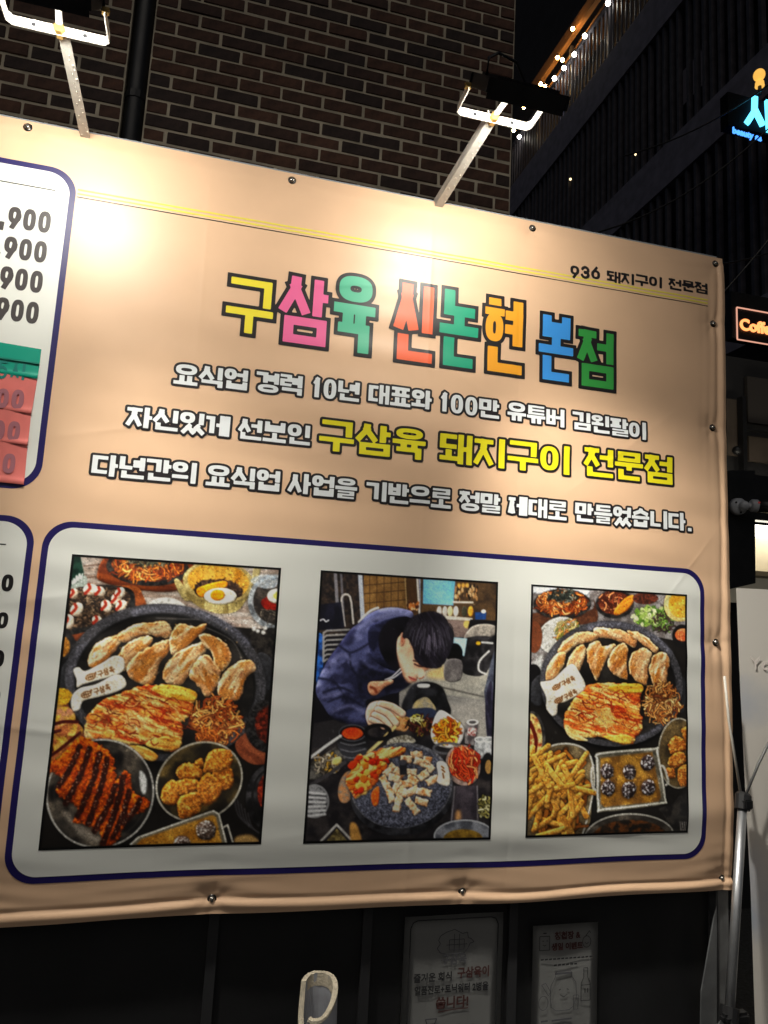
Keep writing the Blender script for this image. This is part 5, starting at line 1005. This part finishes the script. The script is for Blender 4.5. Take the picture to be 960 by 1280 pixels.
# ================================================================ FLOOD LIGHTS
armm = mat('painted_steel_arm', (.62, .60, .55), .5, noise=.2, nscale=40, bump=.2); brk = mat('bracket_white', (.78, .76, .70), .5)
house = mat('lamp_housing', (.02, .021, .024), .45, noise=.3, nscale=20); brass = mat('brass_bolt', (.55, .36, .12), .35, metal=.8)
led = mat('led_lens', (.9, .9, .9), .3, emit=(1, .96, .86), estr=76)
NL = Vector((0, .67, -.742)).normalized(); TL = Vector((0, .742, .67)).normalized(); XV = Vector((1, 0, 0)); ZV = Vector((0, 0, 1))
def flood(root, mid, left, right, stub, label, droop, aim, watts):
    Cc = at(*mid, -.36); r0 = at(*root, .02); r0.z = BZ1-.02; l, r = at(*left, -.36), at(*right, -.36); l.z = r.z = Cc.z+droop; cx = (l.x+r.x)/2; hw = (r.x-l.x)/2
    e = tag(empty('flood_light', r0), label, 'flood light', 'flood lights above the banner')
    bm = bmesh.new(); bar(bm, r0, Cc, .027, .004); bar(bm, r0+Vector((-.0125, 0, .0145)), Cc+Vector((-.0125, 0, .0145)), .003, .026); bm_obj('arm', bm, armm, e)
    bm = bmesh.new(); rr = random.Random(4)
    for k in range(26):
        t = k/26+.02; q = r0+(Cc-r0)*t+Vector((rr.uniform(-.009, .011), 0, -.0025)); bmesh.ops.create_icosphere(bm, subdivisions=1, radius=rr.uniform(.0012, .0026), matrix=Matrix.Translation(q))
    tag(bm_obj('water_drops', bm, mat('droplets', (.8, .76, .66), .15), e), kind='stuff')
    yb = -.36; L = .10; bm = bmesh.new(); zc = l.z
    P = [Vector((cx-hw, yb-L, zc)), Vector((cx-hw, yb-.012, zc)), Vector((cx-hw+.012, yb, zc)), Vector((cx+hw-.012, yb, zc)), Vector((cx+hw, yb-.012, zc)), Vector((cx+hw, yb-L, zc))]
    pr = None
    for i, p in enumerate(P):
        inn = Vector((cx, yb-.05, zc))-p; inn.z = 0; inn = Vector((math.copysign(.003, inn.x) if i not in (2, 3) else 0, -.003 if i in (1, 2, 3, 4) else 0, 0))
        q = [bm.verts.new(p+ZV*.0125), bm.verts.new(p-ZV*.0125), bm.verts.new(p+inn-ZV*.0125), bm.verts.new(p+inn+ZV*.0125)]
        if pr: [bm.faces.new((pr[k], q[k], q[(k+1) % 4], pr[(k+1) % 4])) for k in range(4)]
        else: bm.faces.new(q[::-1])
        pr = q
    bm.faces.new(pr); br = bm_obj('bracket', bm, brk, e)
    bm = bmesh.new()
    for s in (-.5, .5): tube(bm, [Vector((cx+hw*s, yb-.0031, zc)), Vector((cx+hw*s, yb-.0042, zc))], .0055, 12)
    bm_obj('bracket_hole', bm, house, br)
    bm = bmesh.new(); tube(bm, [Vector((cx, yb+.012, zc)), Vector((cx, yb-.016, zc))], .014, 6); bm_obj('bolt', bm, brass, e)
    bm = bmesh.new(); q = at(*stub, -.425); bar(bm, Vector((cx, yb-.006, zc+.004)), Vector((q.x, -.425, q.z)), .014, .008); bm_obj('arm_tip', bm, armm, e)
    C = Vector((cx, yb-L+.005, zc+.004)); Cp = C.copy(); C = C-TL*.085-NL*.016; Rm = Matrix((XV, TL, NL)).transposed()
    def lb(bm, u, v, w, s, bev=0): box(bm, C+XV*u+TL*v+NL*w, s, Rm, bev)
    bm = bmesh.new(); lb(bm, 0, 0, 0, (hw*2-.014, .17, .024), .005); hs = bm_obj('housing', bm, house, e)
    for k in range(11):
        bm = bmesh.new(); lb(bm, -hw+.03+(hw*2-.06)*k/10, 0, -.018, (.004, .15, .012)); bm_obj('cooling_fin', bm, house, hs)
    bm = bmesh.new(); lb(bm, 0, 0, .0135, (hw*2-.03, .155, .004)); bm_obj('bezel', bm, house, hs)
    bm = bmesh.new(); lb(bm, 0, 0, .0165, (hw*2-.06, .13, .003)); bm_obj('led_panel', bm, led, hs)
    bm = bmesh.new(); lb(bm, 0, -.083, .017, (hw*2-.016, .003, .026)); bm_obj('added_visor', bm, house, hs)  # strip added along the near edge to hide the bright LED slit
    for s in (-1, 1):
        bm = bmesh.new(); tube(bm, [Cp+XV*s*(hw-.008), Cp+XV*s*(hw+.008)], .009, 8); bm_obj('pivot_bolt', bm, brass, e)
    bm = bmesh.new(); a = C+XV*(-hw+.02)-NL*.02; tube(bm, [a, a+Vector((.0, -.01, .04)), a+Vector((.03, .0, .07)), a+Vector((.09, .02, .075)), a+Vector((.13, .05, .05)), a+Vector((.13, .07, 0))], .004, 6); bm_obj('power_cable', bm, house, e, True)
    li = bpy.data.lights.new('flood_beam', 'SPOT'); li.energy = watts; li.color = (1, .96, .86); li.spot_size = rad(71); li.spot_blend = 1; li.shadow_soft_size = .07
    lo = bpy.data.objects.new('flood_beam', li); COL.objects.link(lo); lo.parent = e; lo.matrix_parent_inverse = Matrix.Translation(-e.location)
    lo.location = C+NL*.05+Vector((0, -.03, 0)); lo.rotation_euler = Vector((aim, .09, -1)).to_track_quat('-Z', 'Y').to_euler()
flood((110, 165), (79, 40), (10, 20), (139, 46), (72, -6), 'lit flood light on a steel arm at the top left of the banner', 0, .34, 120)
flood((545, 252), (616, 149), (570, 131), (662, 160), (634, 124), 'lit flood light on a slanted steel arm above the middle of the banner', 0, .52, 208)
# ================================================================ SMALL THINGS BELOW THE BANNER
paper = mat('poster_paper', (.38, .38, .37), .55, noise=.08, nscale=9); pink_ = mat('poster_black', (.02, .02, .022), .6); pred = mat('poster_red', (.07, .025, .022), .6); pgrey = mat('poster_grey', (.09, .09, .10), .6); pwarm = mat('poster_warm', (.42, .42, .36), .6)
PYv = .048
def poster(c, h, label):
    tl, tr = at(*c[0], PYv), at(*c[1], PYv); tr.z = tl.z; e = tag(empty('poster', (tl.x, PYv, tl.z-h)), label, 'poster', 'paper posters on the fence'); w = tr.x-tl.x
    bm = bmesh.new(); nx_, nz_ = 8, 12; V = [[bm.verts.new((tl.x+w*i/nx_, PYv-.0015*math.sin(i*.9+j*.5)-.001, tl.z-h*j/nz_)) for i in range(nx_+1)] for j in range(nz_+1)]
    for j in range(nz_):
        for i in range(nx_): bm.faces.new((V[j][i], V[j+1][i], V[j+1][i+1], V[j][i+1]))
    r = bmesh.ops.solidify(bm, geom=list(bm.faces), thickness=.0006); bm_obj('sheet', bm, paper, e, True)
    def T(text, u, v, hh, m, off=0, name='lettering', cw=1.0, sx=1.0):
        o = link(name, font_mesh(text, hh, off, 0, cw=cw), m, e); o.location = (tl.x+u*w, PYv-.0048, tl.z-v*w); o.rotation_euler = (rad(90), 0, 0); o.scale = (sx, 1, 1)
    def Ln(pts, r, m, name='drawing'):
        bm = bmesh.new()
        for p, q in zip(pts[:-1], pts[1:]):
            a = Vector((tl.x+p[0]*w, PYv-.0046, tl.z-p[1]*w)); b = Vector((tl.x+q[0]*w, PYv-.0046, tl.z-q[1]*w)); bar(bm, a, b, r, .0003, up=(0, 1, 0))
        return bm_obj(name, bm, m, e)
    return T, Ln, w
T, Ln, w = poster(((506, 1146), (629, 1139)), .42, 'dark-bordered paper poster with a pig outline below the banner')
Ln([(.06, 1.4), (.06, .10), (.085, .05), (.13, .035), (.87, .035), (.92, .05), (.945, .10), (.945, 1.4)], .0035, pink_, 'border')
Ln([(.36, .18), (.34, .22), (.36, .25), (.33, .29), (.36, .33), (.42, .345), (.6, .345), (.64, .30), (.66, .26), (.70, .25), (.67, .22), (.64, .21), (.63, .16), (.58, .17), (.5, .13), (.42, .15), (.36, .18)], .0022, pgrey)
Ln([(.45, .22), (.60, .22), (.60, .31), (.45, .31), (.45, .22)], .002, pgrey); Ln([(.50, .17), (.50, .34)], .002, pgrey); Ln([(.55, .17), (.55, .34)], .002, pgrey); Ln([(.42, .265), (.63, .265)], .002, pgrey)
T('구삼육', .5, .40, .030, pgrey, .0006); T('즐거운 회식', .30, .545, .026, pink_, .0009, sx=.95); T('구삼육이', .705, .525, .032, pred, .0011, sx=.88); T('일품진로+토닉워터 2병을', .49, .655, .0255, pink_, .0009, sx=.86); T('쏩니다!', .5, .775, .034, pred, .0012)
Ln([(.36, .845), (.52, .832), (.66, .828)], .0025, pred, 'underline')
Ln([(.24, .90), (.35, .90), (.33, .95), (.26, .95), (.24, .90)], .0035, pgrey); Ln([(.29, .95), (.29, 1.0), (.24, 1.02), (.36, 1.02)], .0025, pgrey)
for bx in (.53, .65): Ln([(bx+.03, .98), (bx+.03, 1.04), (bx, 1.08), (bx, 1.3), (bx+.11, 1.3), (bx+.11, 1.08), (bx+.075, 1.04), (bx+.075, .98), (bx+.03, .98)], .004, pgrey); Ln([(bx+.01, 1.14), (bx+.10, 1.14)], .012, pgrey)
T('+', .43, 1.14, .04, pink_, .001)
T, Ln, w = poster(((666, 1157), (747, 1152)), .36, 'small plain paper poster with a smiling jar and bottle drawing below the banner')
T('청첩장 &', .52, .15, .024, pred, .0009); T('생일 이벤트', .52, .29, .022, pred, .0009)
Ln([(.10, .14), (.25, .14), (.25, .32), (.10, .32), (.10, .14)], .0016, pink_); Ln([(.15, .10), (.2, .10)], .003, pink_); Ln([(.14, .2), (.16, .2)], .002, pink_); Ln([(.2, .2), (.22, .2)], .002, pink_); Ln([(.15, .25), (.175, .265), (.2, .25)], .0015, pink_)
Ln([(.82+.065*math.cos(t), .24+.075*math.sin(t)) for t in np.linspace(0, 6.2832, 17)], .0016, pink_); Ln([(.80, .17), (.86, .10), (.88, .13)], .0018, pink_); Ln([(.79, .25), (.82, .27), (.85, .25)], .0015, pink_)
for v, n0, n1 in ((.44, .12, .88), (.52, .32, .66)):
    u = n0
    while u < n1: Ln([(u, v), (u+.045, v-.003)], .0042, pink_, 'small_print'); u += .062
Ln([(.36, .60), (.58, .60), (.60, .68), (.66, .76), (.67, .95), (.62, 1.06), (.56, 1.1), (.36, 1.1), (.29, 1.05), (.27, .92), (.28, .78), (.34, .68), (.36, .60)], .0018, pgrey); Ln([(.34, .63), (.6, .63)], .006, pgrey); Ln([(.40, .84), (.43, .83)], .0022, pink_); Ln([(.52, .83), (.55, .84)], .0022, pink_); Ln([(.42, .90), (.475, .93), (.53, .90)], .0018, pink_)
Ln([(.78, .58), (.84, .58), (.84, .70), (.88, .78), (.88, 1.0), (.74, 1.0), (.74, .78), (.78, .70), (.78, .58)], .0018, pink_); Ln([(.74, .80), (.88, .80)], .0015, pink_); Ln([(.80, .84), (.80, .90)], .0025, pink_); Ln([(.84, .84), (.84, .90)], .0025, pink_)
Ln([(.14, .76), (.20, .74), (.28, .86), (.24, .90), (.14, .76)], .0016, pgrey); Ln([(.17+.07*math.cos(t), .99+.09*math.sin(t)) for t in np.linspace(0, 6.2832, 15)], .0016, pgrey); Ln([(.62, .92), (.70, .92), (.69, 1.1), (.63, 1.1), (.62, .92)], .0016, pgrey)
for v in (1.22, 1.32, 1.42): Ln([(.14, v), (.24, v-.004)], .005, pgrey, 'small_print'); Ln([(.3, v), (.6, v-.01)], .005, pgrey, 'small_print')
# torn cardboard tube
p = at(408, 1262, -.13); e = tag(empty('cardboard_tube', (p.x, p.y, 0)), 'upright grey cardboard tube with a torn pale rim in front of the fence', 'tube')
tubem = mat('tube_grey', (.40, .41, .45), .8, noise=.3, nscale=14, bump=.3, bscale=80); torn = mat('torn_card', (.66, .58, .44), .95, noise=.3, nscale=60, bump=1, bscale=200)
n = 72; bm = bmesh.new(); rt = random.Random(8); Ro, Ri = .0495, .0375; tops = []; C0 = Vector((p.x, p.y, 0)); zt = at(400, 1224, -.13).z; lean = Vector((-.03, 0, 0))
for k in range(n):
    a = k/n*6.2832; ca, sa = math.cos(a), math.sin(a)          # a = -pi/2 faces the camera
    dip = .5-.5*math.cos(a-rad(71)); front = max(0, math.cos(a-rad(242)))
    z = zt - .002 - .062*dip**1.6 - .012*front + rt.uniform(-.0010, .0010)
    dg = abs(math.degrees(a)-188); z -= .055*max(0, 1-(dg/42)**2)**.7 if dg < 42 else 0
    tops.append((ca, sa, z))
ob, ib, ot, it = [], [], [], []
for ca, sa, z in tops:
    ob.append(bm.verts.new(C0+Vector((ca*Ro, sa*Ro, .001)))); ib.append(bm.verts.new(C0+Vector((ca*Ri, sa*Ri, .001))))
    j = rt.uniform(-.0012, .0012); L_ = lean*(z/.8); ot.append(bm.verts.new(C0+L_+Vector((ca*(Ro+j), sa*(Ro+j), z-.002)))); it.append(bm.verts.new(C0+L_+Vector((ca*(Ri+j), sa*(Ri+j), z))))
for k in range(n):
    l = (k+1) % n
    for A, B in ((ob, ot), (it, ib)): bm.faces.new((A[k], A[l], B[l], B[k]))
tu = bm_obj('tube_wall', bm, tubem, e, False)
bm = bmesh.new(); q = []
for ca, sa, z in tops:
    L_ = lean*(z/.8); R3 = []
    for rr_, dz in ((Ro+.0012, -.006), (Ro+.0006, .0005), ((Ro+Ri)/2, .0008+rt.uniform(-.0006, .0008)), (Ri-.0006, .0012), (Ri-.0012, -.03)): R3.append(bm.verts.new(C0+L_+Vector((ca*rr_, sa*rr_, z+dz+rt.uniform(-.0003, .0003)))))
    q.append(R3)
for k in range(n):
    for i in range(4): bm.faces.new((q[k][i], q[(k+1) % n][i], q[(k+1) % n][i+1], q[k][i+1]))
bm_obj('torn_rim', bm, torn, e, False)
# banner stand with its tripod pole seen from behind
e = tag(empty('banner_stand', (1.75, -.25, 0)), 'white display banner on an aluminium pole stand at the right edge', 'banner stand')
alu = mat('aluminium_tube', (.55, .56, .58), .38, metal=.85, noise=.15, nscale=30); plastic = mat('black_plastic', (.012, .012, .013), .4)
ya, yb = -.10, -.22; a, b = at(928.5, 1003, ya), at(912, 1262, yb)
bm = bmesh.new(); tube(bm, [a, b], .0138, 18); bm_obj('pole', bm, alu, e, True)
c = b+(b-a).normalized()*.55; bm = bmesh.new(); tube(bm, [b, Vector((b.x-.03, b.y-.03, .01))], .013, 14); bm_obj('lower_pole', bm, alu, e, True)
bm = bmesh.new(); d = (a-b).normalized(); tube(bm, [a-d*.022, a+d*.022, a+d*.03], [.023, .024, .018], 10); box(bm, a+Vector((.0, -.02, .0)), (.03, .02, .03), bev=.004); bm_obj('clamp', bm, plastic, e)
bm = bmesh.new(); tube(bm, [b-d*.03, b+d*.008], .026, 12); box(bm, b+Vector((.03, -.005, -.018)), (.05, .035, .03), bev=.008); box(bm, b+Vector((-.02, -.012, -.015)), (.035, .03, .026), bev=.008); bm_obj('leg_hub', bm, plastic, e)
for k in range(3):
    an = rad(100+120*k); bm = bmesh.new(); tube(bm, [b-d*.02, Vector((b.x+.4*math.cos(an), b.y+.4*math.sin(an), .012))], .010, 8); bm_obj('leg', bm, alu, e)
bm = bmesh.new(); tube(bm, [a+d*.02+Vector((-.008, 0, 0)), at(911, 900, ya+.02), at(905.5, 845, ya+.03)], .0042, 8); bm_obj('rod', bm, mat('pale_rod', (.55, .52, .46), .5), e, True)
bm = bmesh.new(); tube(bm, [a+d*.02+Vector((.008, 0, 0)), at(948, 955, ya+.0), at(985, 880, ya+.02)], .0042, 8); bm_obj('rod', bm, mat('dark_rod', (.10, .10, .10), .45), e, True)
shm = mat('stand_sheet', (.90, .85, .78), .55, noise=.0, col2=(.50, .56, .68), nscale=1.6, nthr=(.36, .48)); bm = bmesh.new()
E1 = [(921, 735, -.01), (926, 860, -.02), (931, 985, -.035), (937, 1110, -.05), (942, 1235, -.07), (950, 1420, -.10)]; rows = []
for x, y, yy in E1:
    l = at(x, y, yy); rows.append([bm.verts.new(l+Vector((t, -.34*t+.004*math.sin(t*9+y*.01), 0))) for t in np.linspace(0, .8, 14)])
for i in range(len(rows)-1):
    for j in range(13): bm.faces.new((rows[i][j], rows[i+1][j], rows[i+1][j+1], rows[i][j+1]))
sb = shm.node_tree.nodes['Principled BSDF']; tr = shm.node_tree.nodes.new('ShaderNodeBsdfTranslucent'); tr.inputs[0].default_value = (.85, .78, .70, 1); mx = shm.node_tree.nodes.new('ShaderNodeMixShader'); mx.inputs[0].default_value = .5
shm.node_tree.links.new(sb.outputs[0], mx.inputs[1]); shm.node_tree.links.new(tr.outputs[0], mx.inputs[2]); shm.node_tree.links.new(mx.outputs[0], shm.node_tree.nodes['Material Output'].inputs[0])
bm_obj('display_sheet', bm, shm, e, True)
o = link('lettering', font_mesh('Yo', .062, 0, 0, 'LEFT'), mat('ghost_print', (.60, .54, .50), .6), e); q = at(930, 829, -.02); o.location = q+Vector((.012, -.012, 0)); o.rotation_euler = (rad(90), 0, -.328)
